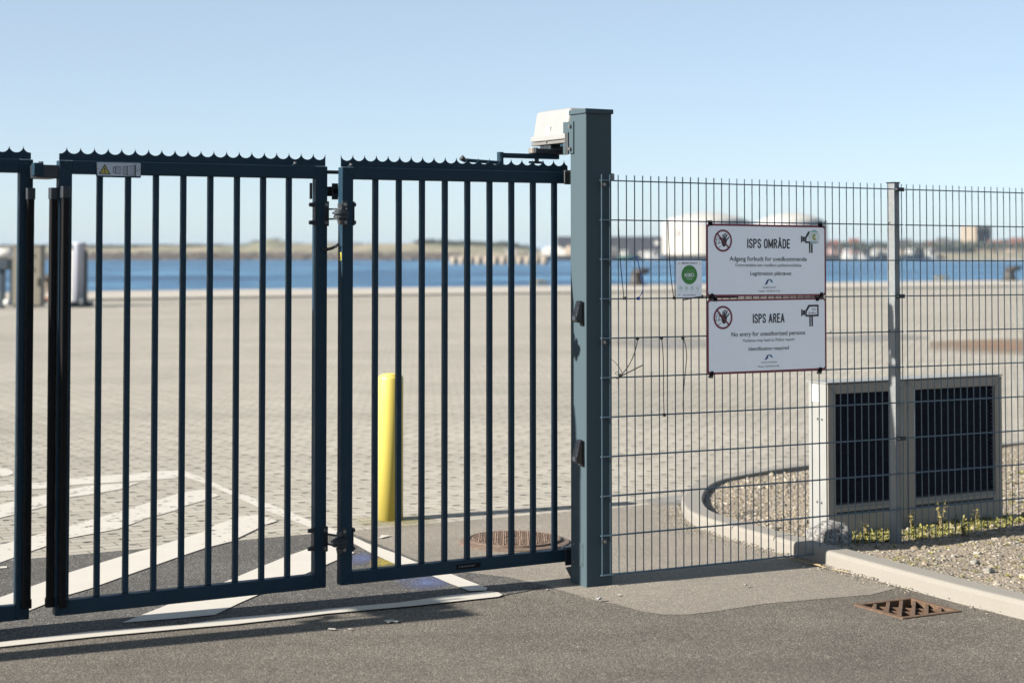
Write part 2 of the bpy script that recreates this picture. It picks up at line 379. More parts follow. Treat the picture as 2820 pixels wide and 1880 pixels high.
# ------------------------------------------------------------------ mesh builder
def frame_pt(s, d, z):
    return (s, d, z)
class MB:
    def __init__(self): self.v = []; self.f = []
    def add(self, vs, fs):
        k = len(self.v); self.v += [tuple(p) for p in vs]; self.f += [tuple(i + k for i in f) for f in fs]; return self
    def box(self, x0, x1, y0, y1, z0, z1):
        return self.hexa([(x0, y0, z0), (x1, y0, z0), (x1, y1, z0), (x0, y1, z0), (x0, y0, z1), (x1, y0, z1), (x1, y1, z1), (x0, y1, z1)])
    def hexa(self, p):
        return self.add(p, [(0, 3, 2, 1), (4, 5, 6, 7), (0, 1, 5, 4), (1, 2, 6, 5), (2, 3, 7, 6), (3, 0, 4, 7)])
    def tube(self, pts, r, n=8, cap=True):
        pts = [Vector(p) for p in pts]; rs = r if isinstance(r, (list, tuple)) else [r] * len(pts)
        k = len(self.v); prev = None
        for i, p in enumerate(pts):
            tdir = (pts[min(i + 1, len(pts) - 1)] - pts[max(i - 1, 0)]).normalized()
            if prev is None:
                a = Vector((0, 0, 1)) if abs(tdir.z) < 0.9 else Vector((1, 0, 0))
                e1 = tdir.cross(a).normalized()
            else:
                e1 = (prev - tdir * prev.dot(tdir)).normalized()
            prev = e1; e2 = tdir.cross(e1)
            for j in range(n):
                q = 2 * math.pi * j / n
                self.v.append(tuple(p + e1 * (rs[i] * math.cos(q)) + e2 * (rs[i] * math.sin(q))))
        for i in range(len(pts) - 1):
            for j in range(n):
                a = k + i * n + j; b = k + i * n + (j + 1) % n
                self.f.append((a, b, b + n, a + n))
        if cap:
            self.f.append(tuple(k + j for j in reversed(range(n))))
            self.f.append(tuple(k + (len(pts) - 1) * n + j for j in range(n)))
        return self
    def lathe(self, prof, c, n=24):
        k = len(self.v); m = len(prof)
        for r, z in prof:
            for j in range(n):
                q = 2 * math.pi * j / n
                self.v.append((c[0] + r * math.cos(q), c[1] + r * math.sin(q), c[2] + z))
        for i in range(m - 1):
            for j in range(n):
                a = k + i * n + j; b = k + i * n + (j + 1) % n
                self.f.append((a, b, b + n, a + n))
        self.f.append(tuple(k + j for j in reversed(range(n)))); self.f.append(tuple(k + (m - 1) * n + j for j in range(n)))
        return self
    def prism(self, poly, y0, y1, plane='xz'):
        n = len(poly)
        f = (lambda p, y: (p[0], y, p[1])) if plane == 'xz' else (lambda p, y: (p[0], p[1], y))
        if plane == 'yz': f = lambda p, y: (y, p[0], p[1])
        vs = [f(p, y0) for p in poly] + [f(p, y1) for p in poly]
        tri = geometry.tessellate_polygon([[Vector((p[0], p[1], 0)) for p in poly]])
        fs = [tuple(t) for t in tri] + [tuple(i + n for i in reversed(t)) for t in tri]
        fs += [(i, (i + 1) % n, (i + 1) % n + n, i + n) for i in range(n)]
        return self.add(vs, fs)
    def sheet(self, polys, z):
        pts = [p for pl in polys for p in pl]
        tri = geometry.tessellate_polygon([[Vector((p[0], p[1], 0)) for p in pl] for pl in polys])
        fs = []
        for a, b, c in tri:
            pa, pb, pc = pts[a], pts[b], pts[c]
            cr = (pb[0] - pa[0]) * (pc[1] - pa[1]) - (pb[1] - pa[1]) * (pc[0] - pa[0])
            fs.append((a, b, c) if cr > 0 else (a, c, b))
        return self.add([(p[0], p[1], z) for p in pts], fs)
MIRROR = None
def link_mesh(name, v, f, mat, parent=None, base=(0, 0, 0), bev=0.0, smooth=False, recalc=True, mirror=None):
    if mirror is not None:
        v = [(2 * mirror - p[0], p[1], p[2]) for p in v]
    v = [(p[0] - base[0], p[1] - base[1], p[2] - base[2]) for p in v]
    me = bpy.data.meshes.new(name); me.from_pydata(v, [], f); me.update()
    if recalc:
        bm = bmesh.new(); bm.from_mesh(me); bmesh.ops.recalc_face_normals(bm, faces=bm.faces); bm.to_mesh(me); bm.free()
    me.materials.append(mat)
    o = bpy.data.objects.new(name, me); C.objects.link(o)
    if parent is not None: o.parent = parent
    if smooth:
        for p in me.polygons: p.use_smooth = True
    if bev:
        md = o.modifiers.new("bevel", 'BEVEL'); md.width = bev; md.segments = 2; md.limit_method = 'ANGLE'; md.angle_limit = R(40)
        md.harden_normals = False
    return o
class Thing:
    def __init__(self, name, label, cat, s=0, d=0, z=0, group=None, framed=True, mirror=None, shear=None):
        self.shear = shear
        o = bpy.data.objects.new(name, None); C.objects.link(o)
        self.mirror = mirror
        if mirror is not None: s = 2 * mirror - s
        self.base = (s, d, z)
        if framed:
            o.location = W(s, d, z); o.rotation_euler = (0, 0, A)
        else:
            o.location = (s, d, z)
        o.empty_display_size = 0.1
        o['label'] = label; o['category'] = cat
        if group: o['group'] = group
        self.o = o
    def part(self, name, mb, mat, parent=None, bev=0.0, smooth=False, label=None, stuff=False):
        if self.shear: mb.v = [(p[0], p[1], p[2] + self.shear[0] * (p[0] - self.shear[1])) for p in mb.v]
        o = link_mesh(name, mb.v, mb.f, M[mat], parent or self.o, self.base, bev, smooth, True, self.mirror)
        if label: o['label'] = label
        if stuff: o['kind'] = 'stuff'
        return o
def tagged(o, label=None, cat=None, group=None, kind=None):
    if label: o['label'] = label
    if cat: o['category'] = cat
    if group: o['group'] = group
    if kind: o['kind'] = kind
    return o

# ------------------------------------------------------------------ flat print on signs
_font = {}
def text_geo(body, offset):
    key = (body, offset)
    if key not in _font:
        cu = bpy.data.curves.new("t", 'FONT'); cu.body = body; cu.size = 1; cu.offset = offset; cu.resolution_u = 3
        ob = bpy.data.objects.new("t", cu); C.objects.link(ob)
        bpy.context.view_layer.update()
        me = bpy.data.meshes.new_from_object(ob.evaluated_get(bpy.context.evaluated_depsgraph_get()))
        _font[key] = ([(v.co.x, v.co.y) for v in me.vertices], [tuple(p.vertices) for p in me.polygons])
        bpy.data.objects.remove(ob); bpy.data.curves.remove(cu); bpy.data.meshes.remove(me)
    return _font[key]
def caph():
    v, _ = text_geo("H", 0.0)
    return max(p[1] for p in v)
class Print:
    """2D shapes in (s, z) laid on a sign face at offset d"""
    def __init__(self, d): self.d = d; self.mb = MB()
    def poly(self, pts):
        n = len(pts); tri = geometry.tessellate_polygon([[Vector((p[0], p[1], 0)) for p in pts]])
        self.mb.add([(p[0], self.d, p[1]) for p in pts], [tuple(t) for t in tri]); return self
    def disc(self, c, rx, rz, n=40):
        return self.poly([(c[0] + rx * math.cos(2 * math.pi * i / n), c[1] + rz * math.sin(2 * math.pi * i / n)) for i in range(n)])
    def ring(self, c, rx, rz, wd, n=48):
        vs = []
        for i in range(n):
            q = 2 * math.pi * i / n
            vs.append((c[0] + rx * math.cos(q), self.d, c[1] + rz * math.sin(q)))
            vs.append((c[0] + (rx - wd) * math.cos(q), self.d, c[1] + (rz - wd) * math.sin(q)))
        self.mb.add(vs, [(2 * i, 2 * ((i + 1) % n), 2 * ((i + 1) % n) + 1, 2 * i + 1) for i in range(n)]); return self
    def stroke(self, pts, wd, rnd=True):
        for a, b in zip(pts, pts[1:]):
            dx, dz = b[0] - a[0], b[1] - a[1]; L = math.hypot(dx, dz) or 1
            nx, nz = -dz / L * wd / 2, dx / L * wd / 2
            self.mb.add([(a[0] + nx, self.d, a[1] + nz), (b[0] + nx, self.d, b[1] + nz), (b[0] - nx, self.d, b[1] - nz), (a[0] - nx, self.d, a[1] - nz)], [(0, 1, 2, 3)])
        if rnd:
            for i, p in enumerate(pts):
                self.d -= 0.00003 * (i % 2 + 1); self.disc(p, wd / 2, wd / 2, 12); self.d += 0.00003 * (i % 2 + 1)
        return self
    def text(self, body, s0, s1, zbase, cap, bold=0.0, slope=0.0):
        v, f = text_geo(body, bold)
        x0 = min(p[0] for p in v); x1 = max(p[0] for p in v)
        kx = (s1 - s0) / (x1 - x0); kz = cap / caph()
        self.mb.add([(s0 + (p[0] - x0) * kx, self.d, zbase + p[1] * kz + slope * (p[0] - x0) * kx) for p in v], f); return self
def rrect(s0, s1, z0, z1, r, n=5, slope=0.0):
    pts = []
    for cx, cz, q0 in ((s1 - r, z0 + r, -90), (s1 - r, z1 - r, 0), (s0 + r, z1 - r, 90), (s0 + r, z0 + r, 180)):
        for i in range(n + 1):
            q = R(q0 + 90 * i / n)
            x = cx + r * math.cos(q)
            pts.append((x, cz + r * math.sin(q) + slope * (x - s0)))
    return pts

# ================================================================== ground
def gp(*pts, z=0.0): return [ground(x, y, z) for x, y in pts]
def flat(name, poly, z, mat, kind='structure', hole=None):
    mb = MB().sheet([poly] + ([hole] if hole else []), z)
    o = link_mesh(name, mb.v, mb.f, M[mat], recalc=False)
    tagged(o, kind=kind)
    return o
# the quay edge runs parallel to the gate
qe = ground(240, 828); qs, qd = sd(qe)
def wxy(s, d): p = W(s, d); return (p.x, p.y)
g_hole_c = Vector((*ground(2498, 1675), 0)); GR = 0.178
ga = A - R(2)
gu = Vector((math.cos(ga), math.sin(ga), 0)); gn = Vector((-math.sin(ga), math.cos(ga), 0))
def gq(a, b): p = g_hole_c + gu * a + gn * b; return (p.x, p.y)
ghole = [gq(-GR, -GR), gq(GR, -GR), gq(GR, GR), gq(-GR, GR)]
pl0 = sd(ground(0, 1553)); pl1 = sd(ground(1571, 1402))
pline = (pl0[1] + pl1[1]) / 2
flat('road', [wxy(-400, -400), wxy(400, -400), wxy(400, pline + 0.5), wxy(-400, pline + 0.5)], 0.0, 'road', hole=ghole)
flat('paving', [wxy(-400, pline), wxy(400, pline), wxy(400, qd), wxy(-400, qd)], 0.002, 'pavers')
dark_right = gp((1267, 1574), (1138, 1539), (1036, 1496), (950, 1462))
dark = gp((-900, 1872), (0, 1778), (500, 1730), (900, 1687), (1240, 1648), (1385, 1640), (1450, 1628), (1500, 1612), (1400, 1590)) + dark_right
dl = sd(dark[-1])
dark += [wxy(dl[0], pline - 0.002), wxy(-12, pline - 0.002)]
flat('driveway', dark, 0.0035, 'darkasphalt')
kerb_px = [(4300, 2099), (3300, 1832), (3000, 1752), (2820, 1706), (2666, 1668), (2474, 1615), (2337, 1577), (2244, 1551), (2148, 1524), (2022, 1489), (1945, 1465), (1905, 1450), (1885, 1432), (1876, 1412), (1874, 1392), (1882, 1366), (1902, 1346), (1936, 1331), (2011, 1315), (2108, 1299), (2228, 1284), (2500, 1254), (2790, 1224), (3200, 1190)]
kerb_out = gp(*kerb_px)
patch = gp((1885, 1436), (1945, 1466), (2022, 1490), (2148, 1525), (2244, 1552), (2337, 1578), (2400, 1596), (2468, 1620), (2400, 1637), (2250, 1650), (2100, 1663), (1980, 1682), (1896, 1692), (1826, 1692), (1761, 1682), (1700, 1664), (1644, 1655), (1570, 1633), (1500, 1612), (1400, 1590)) + dark_right
pp = sd(patch[-1])
patch += [wxy(pp[0], pline - 0.001), wxy(sd(ground(1878, 1385))[0], pline - 0.001)]
flat('asphalt_patch', patch, 0.0018, 'patch')

# painted markings
def marking(name, pts, z, mat, label):
    o = flat(name, gp(*pts), z, mat, kind='structure'); return o
marking('road_marking', [(336, 1718), (438, 1678), (632, 1600), (710, 1567), (785, 1536), (856, 1511), (905, 1500), (945, 1505), (976, 1525), (925, 1546), (900, 1557), (718, 1638), (661, 1663), (592, 1696), (500, 1705)], 0.008, 'mark', '')
marking('road_marking', [(-300, 1748), (-100, 1684), (0, 1648), (125, 1604), (185, 1581), (327, 1537), (406, 1515), (484, 1491), (561, 1467), (600, 1480), (561, 1513), (484, 1539), (406, 1567), (327, 1595), (247, 1624), (185, 1642), (82, 1684), (-60, 1735), (-220, 1798)], 0.008, 'mark', '')
marking('road_marking', [(561, 1467), (592, 1448), (657, 1427), (710, 1420), (764, 1437), (730, 1448), (636, 1494), (561, 1513), (545, 1490)], 0.0085, 'markworn', '')
marking('road_marking', [(940, 1468), (973, 1481), (1016, 1501), (1082, 1524), (1148, 1552), (1235, 1581), (1296, 1605), (1342, 1622), (1339, 1629), (1294, 1631), (1240, 1611), (1182, 1586), (1082, 1554), (1016, 1523), (973, 1499), (930, 1480)], 0.009, 'mark', '')
marking('road_marking', [(484, 1297), (504, 1297), (561, 1318), (638, 1353), (710, 1376), (785, 1406), (854, 1435), (940, 1468), (930, 1480), (854, 1454), (785, 1427), (710, 1398), (638, 1364), (561, 1332), (504, 1313), (484, 1318), (346, 1328), (265, 1333), (187, 1338), (129, 1346), (0, 1355), (-300, 1374), (-300, 1356), (0, 1336), (129, 1329), (187, 1320), (265, 1312), (346, 1307), (426, 1300)], 0.006, 'markworn', '')
marking('road_marking', [(-200, 1300), (0, 1290), (30, 1294), (40, 1304), (20, 1312), (-200, 1322)], 0.006, 'markworn', '')
marking('road_marking', [(-200, 1436), (0, 1391), (129, 1363), (187, 1350), (245, 1339), (327, 1334), (385, 1330), (330, 1349), (245, 1364), (187, 1371), (129, 1395), (0, 1428), (-200, 1478)], 0.0065, 'markworn', '')
marking('road_marking', [(-200, 1556), (0, 1503), (86, 1479), (187, 1452), (281, 1424), (327, 1411), (406, 1387), (484, 1363), (504, 1357), (561, 1349), (605, 1366), (561, 1380), (504, 1396), (484, 1407), (406, 1428), (327, 1458), (187, 1484), (86, 1520), (0, 1551), (-200, 1602)], 0.0065, 'markworn', '')
marking('road_marking', [(-900, 1862), (-300, 1802), (0, 1772), (249, 1742), (500, 1724), (640, 1704), (818, 1689), (900, 1680), (1100, 1662), (1240, 1642), (1345, 1631), (1372, 1634), (1384, 1641), (1373, 1646), (1308, 1653), (1155, 1670), (900, 1693), (818, 1703), (640, 1723), (498, 1735), (249, 1758), (0, 1785), (-300, 1816), (-900, 1880)], 0.008, 'mark', '')
for fl in ([(1058, 1712), (1076, 1710), (1100, 1713), (1092, 1717), (1078, 1715), (1068, 1719)], [(905, 1733), (925, 1735), (922, 1738), (902, 1736)], [(956, 1734), (972, 1735), (962, 1737)], [(1050, 1476), (1078, 1477), (1052, 1484), (1044, 1484)], [(0, 1563), (18, 1562), (20, 1567), (0, 1568)], [(1700, 1640), (1716, 1641), (1704, 1643)]):
    marking('road_marking', fl, 0.0085, 'mark', '')
marking('paint_stain', [(960, 1520), (1030, 1520), (1030, 1560), (960, 1560)], 0.0062, 'sprayblue', '')
marking('paint_stain', [(1085, 1575), (1260, 1575), (1270, 1630), (1085, 1630)], 0.0066, 'sprayblue', '')
marking('paint_stain', [(1018, 1530), (1110, 1530), (1110, 1572), (1018, 1572)], 0.0070, 'sprayyellow', '')
marking('oil_stain', [(1640, 930), (2010, 926), (2030, 962), (1640, 966)], 0.006, 'oil', '')
marking('oil_stain', [(2560, 940), (3000, 925), (3000, 985), (2560, 985)], 0.006, 'ruststain', '')
marking('oil_stain', [(2200, 930), (2560, 915), (2560, 935), (2200, 950)], 0.006, 'oil', '')
marking('oil_stain', [(1740, 1378), (1990, 1352), (1990, 1378), (1740, 1402)], 0.0062, 'oil', '')
marking('oil_stain', [(960, 1418), (1200, 1418), (1220, 1458), (960, 1458)], 0.0062, 'lichen', '')

# quay: coping, wall, water
def framed_box(name, s0, s1, d0, d1, z0, z1, mat, bev=0.0):
    mb = MB().box(s0, s1, d0, d1, z0, z1)
    o = link_mesh(name, mb.v, mb.f, M[mat], None, (0, 0, 0), bev)
    o.location = W(0, 0, 0); o.rotation_euler = (0, 0, A)
    return o
o = framed_box('quay', -250, 250, qd, qd + 9.6, -4, 0.075, 'coping', 0.02); tagged(o, kind='structure')
flat('water', [wxy(-4000, qd + 5), wxy(6000, qd + 5), wxy(6000, 9000), wxy(-4000, 9000)], -1.6, 'water')

# kerb: swept profile along the outer foot line
def chaikin(p, k=2):
    for _ in range(k):
        q = [p[0]]
        for a, b in zip(p, p[1:]):
            q.append((a[0] * .75 + b[0] * .25, a[1] * .75 + b[1] * .25)); q.append((a[0] * .25 + b[0] * .75, a[1] * .25 + b[1] * .75))
        q.append(p[-1]); p = q
    return p
kp = [Vector((x, y, 0)) for x, y in chaikin(kerb_out, 2)]
KH, KW = 0.085, 0.145
prof = [(0.0, -0.05), (0.004, KH - 0.022), (0.007, KH - 0.010), (0.014, KH - 0.003), (0.024, KH), (KW - 0.010, KH), (KW - 0.003, KH - 0.004), (KW, KH - 0.012), (KW, -0.05)]
kmb = MB(); n = len(prof)
inner = []
for i, p in enumerate(kp):
    tdir = (kp[min(i + 1, len(kp) - 1)] - kp[max(i - 1, 0)]).normalized()
    nrm = Vector((tdir.y, -tdir.x, 0))
    inner.append(p + nrm * KW)
    drop = max(0.0, min(1.0, (p.y - 10.6) / 1.2)) * .045
    for a, z in prof: kmb.v.append((p.x + nrm.x * a, p.y + nrm.y * a, z - (drop if z > 0 else 0)))
for i in range(len(kp) - 1):
    for j in range(n - 1):
        kmb.f.append((i * n + j, i * n + j + 1, (i + 1) * n + j + 1, (i + 1) * n + j))
k = link_mesh('kerb', kmb.v, kmb.f, M['kerb']); tagged(k, kind='structure')
# kerb joints
jm = MB()
for (x, y, z) in ((2118, 1520, 0), (2024, 1490, 0)):
    q = Vector((*ground(x, y), 0)); i = min(range(1, len(kp) - 1), key=lambda i: (kp[i] - q).length)
    tdir = (kp[i + 1] - kp[i - 1]).normalized(); nrm = Vector((tdir.y, -tdir.x, 0))
    pr = [(a - 0.0015 if a < .05 else a, zz + 0.0012) for a, zz in prof[1:6]]
    for e in pr:
        for sg in (-0.003, 0.003):
            c0 = kp[i] + nrm * e[0] + tdir * sg; jm.v.append((c0.x, c0.y, e[1]))
    b0 = len(jm.v) - 2 * len(pr)
    for j in range(len(pr) - 1): jm.f.append((b0 + 2 * j, b0 + 2 * j + 1, b0 + 2 * j + 3, b0 + 2 * j + 2))
link_mesh('kerb_joint', jm.v, jm.f, M['pit'], parent=k)

# gravel bed inside the kerb, a height field
def gravel_z(x, y):
    s, d = sd((x, y))
    t = max(0, min(1, (0.55 - d) / 0.6))
    return 0.012 + 0.054 * t + 0.008 * math.sin(x * 3.1 + y * 1.7) + 0.006 * math.sin(x * 7.3 - y * 5.1)
bed_poly = [(p.x, p.y) for p in inner] + [(14.0, 18.0), (9.0, 4.0)]
bed = bmesh.new()
vs = [bed.verts.new((x, y, 0)) for x, y in bed_poly]
tri = geometry.tessellate_polygon([[Vector((x, y, 0)) for x, y in bed_poly]])
for t_ in tri:
    try: bed.faces.new([vs[i] for i in t_])
    except ValueError: pass
for ax in range(2):
    for q in range(-10, 160):
        cpos = q * 0.12
        nrm = (1, 0, 0) if ax == 0 else (0, 1, 0); pt = (cpos, 0, 0) if ax == 0 else (0, cpos, 0)
        if (ax == 0 and not (0.5 < cpos < 5)) or (ax == 1 and not (6.5 < cpos < 16)): continue
        bmesh.ops.bisect_plane(bed, geom=bed.verts[:] + bed.edges[:] + bed.faces[:], plane_co=pt, plane_no=nrm)
for v in bed.verts: v.co.z = gravel_z(v.co.x, v.co.y)
bmesh.ops.recalc_face_normals(bed, faces=bed.faces)
if sum(f.normal.z for f in bed.faces) < 0: bmesh.ops.reverse_faces(bed, faces=bed.faces)
me = bpy.data.meshes.new('gravel_bed'); bed.to_mesh(me); bed.free(); me.materials.append(M['soil'])
o = bpy.data.objects.new('gravel_bed', me); C.objects.link(o); tagged(o, kind='structure')

# loose stones: one object, nobody could count them
ICO = bmesh.new(); bmesh.ops.create_icosphere(ICO, subdivisions=1, radius=1)
ico_v = [v.co.copy() for v in ICO.verts]; ICO.verts.index_update(); ico_f = [tuple(v.index for v in f.verts) for f in ICO.faces]; ICO.free()
def stone_field(name, items, mat, label, cat):
    v = []; f = []; col = []
    for (x, y, z, r, tone) in items:
        k = len(v); rot = Matrix.Rotation(random.random() * 6.28, 3, 'Z') @ Matrix.Rotation(random.random() * 6.28, 3, 'X')
        sx, sy, sz = r * random.uniform(.7, 1.3), r * random.uniform(.7, 1.3), r * random.uniform(.45, .8)
        for c in ico_v:
            q = rot @ c; j = random.uniform(.82, 1.15)
            v.append((x + q.x * sx * j, y + q.y * sy * j, z + q.z * sz * j))
        f += [tuple(i + k for i in t_) for t_ in ico_f]; col += [tone] * len(ico_v)
    o = link_mesh(name, v, f, M[mat], recalc=False)
    ca = o.data.color_attributes.new('tone', 'FLOAT_COLOR', 'POINT')
    ca.data.foreach_set('color', [x for t_ in col for x in (t_, t_, t_, 1.0)])
    tagged(o, label, cat, kind='stuff')
    return o
def inside(p, poly):
    x, y = p; r = False; j = len(poly) - 1
    for i in range(len(poly)):
        if (poly[i][1] > y) != (poly[j][1] > y) and x < (poly[j][0] - poly[i][0]) * (y - poly[i][1]) / (poly[j][1] - poly[i][1]) + poly[i][0]: r = not r
        j = i
    return r
items = []
while len(items) < 9000:
    x = random.uniform(1.0, 4.6); y = random.uniform(7.0, 14.5)
    if x > 0.33 * y + 0.3 or not inside((x, y), bed_poly): continue
    near = y < 10.3
    r = random.choice([0.004, 0.005, 0.006, 0.007, 0.009, 0.009, 0.012]) * (1.0 if near else 1.25)
    if random.random() < 0.03: r = random.uniform(0.012, 0.028)
    items.append((x, y, gravel_z(x, y) + r * 0.15, r, random.random()))
# grit swept against the kerb foot
for i in range(1700):
    j = random.randrange(12, len(kp) - 1)
    if kp[j].y > 11.4: continue
    p = kp[j].lerp(kp[j - 1], random.random())
    tdir = (kp[j] - kp[j - 1]).normalized(); nrm = Vector((tdir.y, -tdir.x, 0))
    off = abs(random.gauss(0, 0.07))
    if p.y < 8.5 and random.random() < .93: continue
    q = p - nrm * off; r = random.uniform(0.0025, 0.0065)
    items.append((q.x, q.y, 0.013 + r * 0.2, r, random.random()))
stone_field('gravel', items, 'gravel', 'loose beige and grey gravel spread inside the concrete kerb', 'gravel')
# scattered pebbles on the asphalt, each one its own thing
for (x, y, r, lb) in ((1650, 1657, 0.017, 'dark pebble on the asphalt just right of the gate post foot'), (1508, 1632, 0.010, 'tan pebble at the shadow edge left of the gate post'), (2053, 1619, 0.012, 'flat white chip on the smooth asphalt patch'), (1592, 1790, 0.008, 'small grey pebble alone on the open asphalt')):
    gx, gy = ground(x, y)
    mb = MB(); rr = [(random.uniform(.8, 1.2)) for _ in ico_v]
    mb.add([(gx + c.x * r * k_, gy + c.y * r * k_ * .8, 0.012 + r * .45 + c.z * r * .55 * k_) for c, k_ in zip(ico_v, rr)], ico_f)
    o = link_mesh('pebble', mb.v, mb.f, M['kerb'] if 'white' in lb else M['granite']); tagged(o, lb, 'pebble')

# weeds: ground cover plus a few single plants
def leaf_cluster(v, f, col, x, y, z, h, n, spread, lw=0.006):
    for _ in range(n):
        q = random.random() * 6.28; l = h * random.uniform(.4, 1); dx = math.cos(q) * spread * random.random(); dy = math.sin(q) * spread * random.random()
        wx, wy = -math.sin(q) * lw * random.uniform(.6, 1.4), math.cos(q) * lw * random.uniform(.6, 1.4)
        zb = z + l * random.uniform(0, .6)
        k = len(v)
        v += [(x + dx * .3, y + dy * .3, zb), (x + dx * .7 + wx, y + dy * .7 + wy, zb + l * .25), (x + dx + math.cos(q) * lw, y + dy + math.sin(q) * lw, zb + l * .4), (x + dx * .7 - wx, y + dy * .7 - wy, zb + l * .25)]
        f.append((k, k + 1, k + 2, k + 3)); col += [random.random()] * 4
def leaf_obj(name, v, f, col, mat, parent=None):
    o = link_mesh(name, v, f, M[mat], parent, recalc=False)
    ca = o.data.color_attributes.new('tone', 'FLOAT_COLOR', 'POINT'); ca.data.foreach_set('color', [x for t_ in col for x in (t_, t_, t_, 1.0)])
    return o
from mathutils import noise as mn0
v, f, col = [], [], []
def weed(px, py, h, n, sp, z=0.04):
    gx, gy = ground(px, py, z)
    if not inside((gx, gy), bed_poly) or min((Vector((gx, gy, 0)) - q).length for q in inner) < .035: return
    leaf_cluster(v, f, col, gx, gy, gravel_z(gx, gy) - .005, h, n, sp)
for i in range(1500):                      # band of weeds along the casing foot and the fence, thick and thin by turns
    px = random.uniform(2350, 2860); base = 1478 - (px - 2350) * 0.105
    dy = random.uniform(-30, 26); dens = mn0.noise(Vector((px * .022, dy * .05, 3.1)))
    if dens < random.uniform(-.25, .35) - .27: continue
    weed(px, base + dy, random.uniform(.010, .045) * (1.7 if random.random() < .08 else .85), random.randint(5, 16), random.uniform(.010, .035))
for i in range(130):
    px = random.uniform(2380, 2900); weed(px, random.uniform(1495 - (px - 2380) * .1, 1620), random.uniform(.010, .028), random.randint(6, 14), random.uniform(.015, .05))
for i in range(30):
    px = random.uniform(2770, 2900); weed(px, random.uniform(1240, 1400), random.uniform(.02, .05), 10, .04)
for (px, py) in ((2206, 1482), (2222, 1486), (2195, 1478)): weed(px, py, .02, 12, .02)
o = leaf_obj('weeds', v, f, col, 'leaf'); tagged(o, 'low yellow green weeds growing along the foot of the beige casing', 'weeds', kind='stuff')
def tall_weed(px, py, h, lb, nl=26):
    gx, gy = ground(px, py, 0.04); gz = gravel_z(gx, gy) - .005
    root = bpy.data.objects.new('weed_plant', None); C.objects.link(root); root.location = (gx, gy, gz); tagged(root, lb, 'weed', 'single tall weeds by the fence')
    st = MB()
    vv, ff, cc = [], [], []
    for _ in range(4):
        a = random.random() * 6.28; l = h * random.uniform(.6, 1); bx = math.cos(a) * l * .25; by = math.sin(a) * l * .25
        st.tube([(0, 0, 0), (bx * .3, by * .3, l * .5), (bx, by, l)], [.0022, .0018, .001], 5)
        for i in range(nl // 4):
            t_ = random.uniform(.2, 1); leaf_cluster(vv, ff, cc, bx * t_ * t_, by * t_ * t_, l * t_ - .012, .03, 2, .025, .008)
    link_mesh('stem', st.v, st.f, M['straw'], root)
    leaf_obj('foliage', vv, ff, cc, 'leaf', root)
tall_weed(2590, 1450, .20, 'tall thin weed against the right louvred casing')
tall_weed(2510, 1448, .13, 'dry branching weed just right of the thin fence post')
tall_weed(2690, 1435, .10, 'bushy weed near the right corner of the casing')
tall_weed(2655, 1492, .09, 'green weed in front of the fence wires on the gravel')
tall_weed(2380, 1470, .08, 'weed between the granite stone and the fence post')

# granite stone behind the fence
def lump(name, cx, cy, z0, rx, ry, rz, mat, label, cat, seed):
    bm = bmesh.new(); bmesh.ops.create_icosphere(bm, subdivisions=4, radius=1)
    from mathutils import noise as mn
    for v_ in bm.verts:
        p = v_.co.copy()
        q = 1 + 0.22 * mn.noise(p * 1.3 + Vector((seed, 0, 0))) + 0.10 * mn.noise(p * 3.1 + Vector((0, seed, 0))) + .04 * mn.noise(p * 9)
        sx = math.copysign(abs(p.x) ** .75, p.x); sy = math.copysign(abs(p.y) ** .8, p.y); sz = math.copysign(abs(p.z) ** .7, p.z)
        v_.co = Vector((sx * rx * q, sy * ry * q, max(-0.35, sz) * rz * q + rz * .3))
    me = bpy.data.meshes.new(name); bm.to_mesh(me); bm.free(); me.materials.append(M[mat])
    for p in me.polygons: p.use_smooth = True
    o = bpy.data.objects.new(name, me); C.objects.link(o); o.location = (cx, cy, z0); o.rotation_euler = (0, 0, A); tagged(o, label, cat)
    return o
sx_, sy_ = ground(2296, 1500, 0.05)
lump('stone', sx_, sy_ + .09, .035, .130, .095, .098, 'granite', 'speckled black and white granite stone lying beside the kerb behind the wire fence', 'stone', 3.3)
for (px, py, r, lb) in ((2685, 1558, .026, 'pale angular stone on the gravel beyond the kerb'), (2724, 1580, .03, 'grey split stone right of the pale one on the gravel'), (2697, 1477, .022, 'upright whitish stone in the weeds by the fence')):
    gx, gy = ground(px, py, .05); lump('stone', gx, gy, gravel_z(gx, gy) - .004, r, r * .7, r * .8, 'kerb' if 'pale' in lb or 'whitish' in lb else 'granite', lb, 'stone', r * 100)
# straw along the kerb foot
for (pts, lb) in ((((2176, 1537), (2240, 1552), (2275, 1562)), 'longest dry straw stalk lying along the kerb foot'), (((2195, 1539), (2235, 1548), (2262, 1556)), 'short dry straw stalk beside the longer one'), (((2290, 1566), (2320, 1571), (2338, 1576)), 'separate dry straw stalk further along the kerb')):
    mb = MB().tube([(*ground(x, y, .018), .018) for x, y in pts], .0022, 5)
    o = link_mesh('straw', mb.v, mb.f, M['straw']); tagged(o, lb, 'straw')

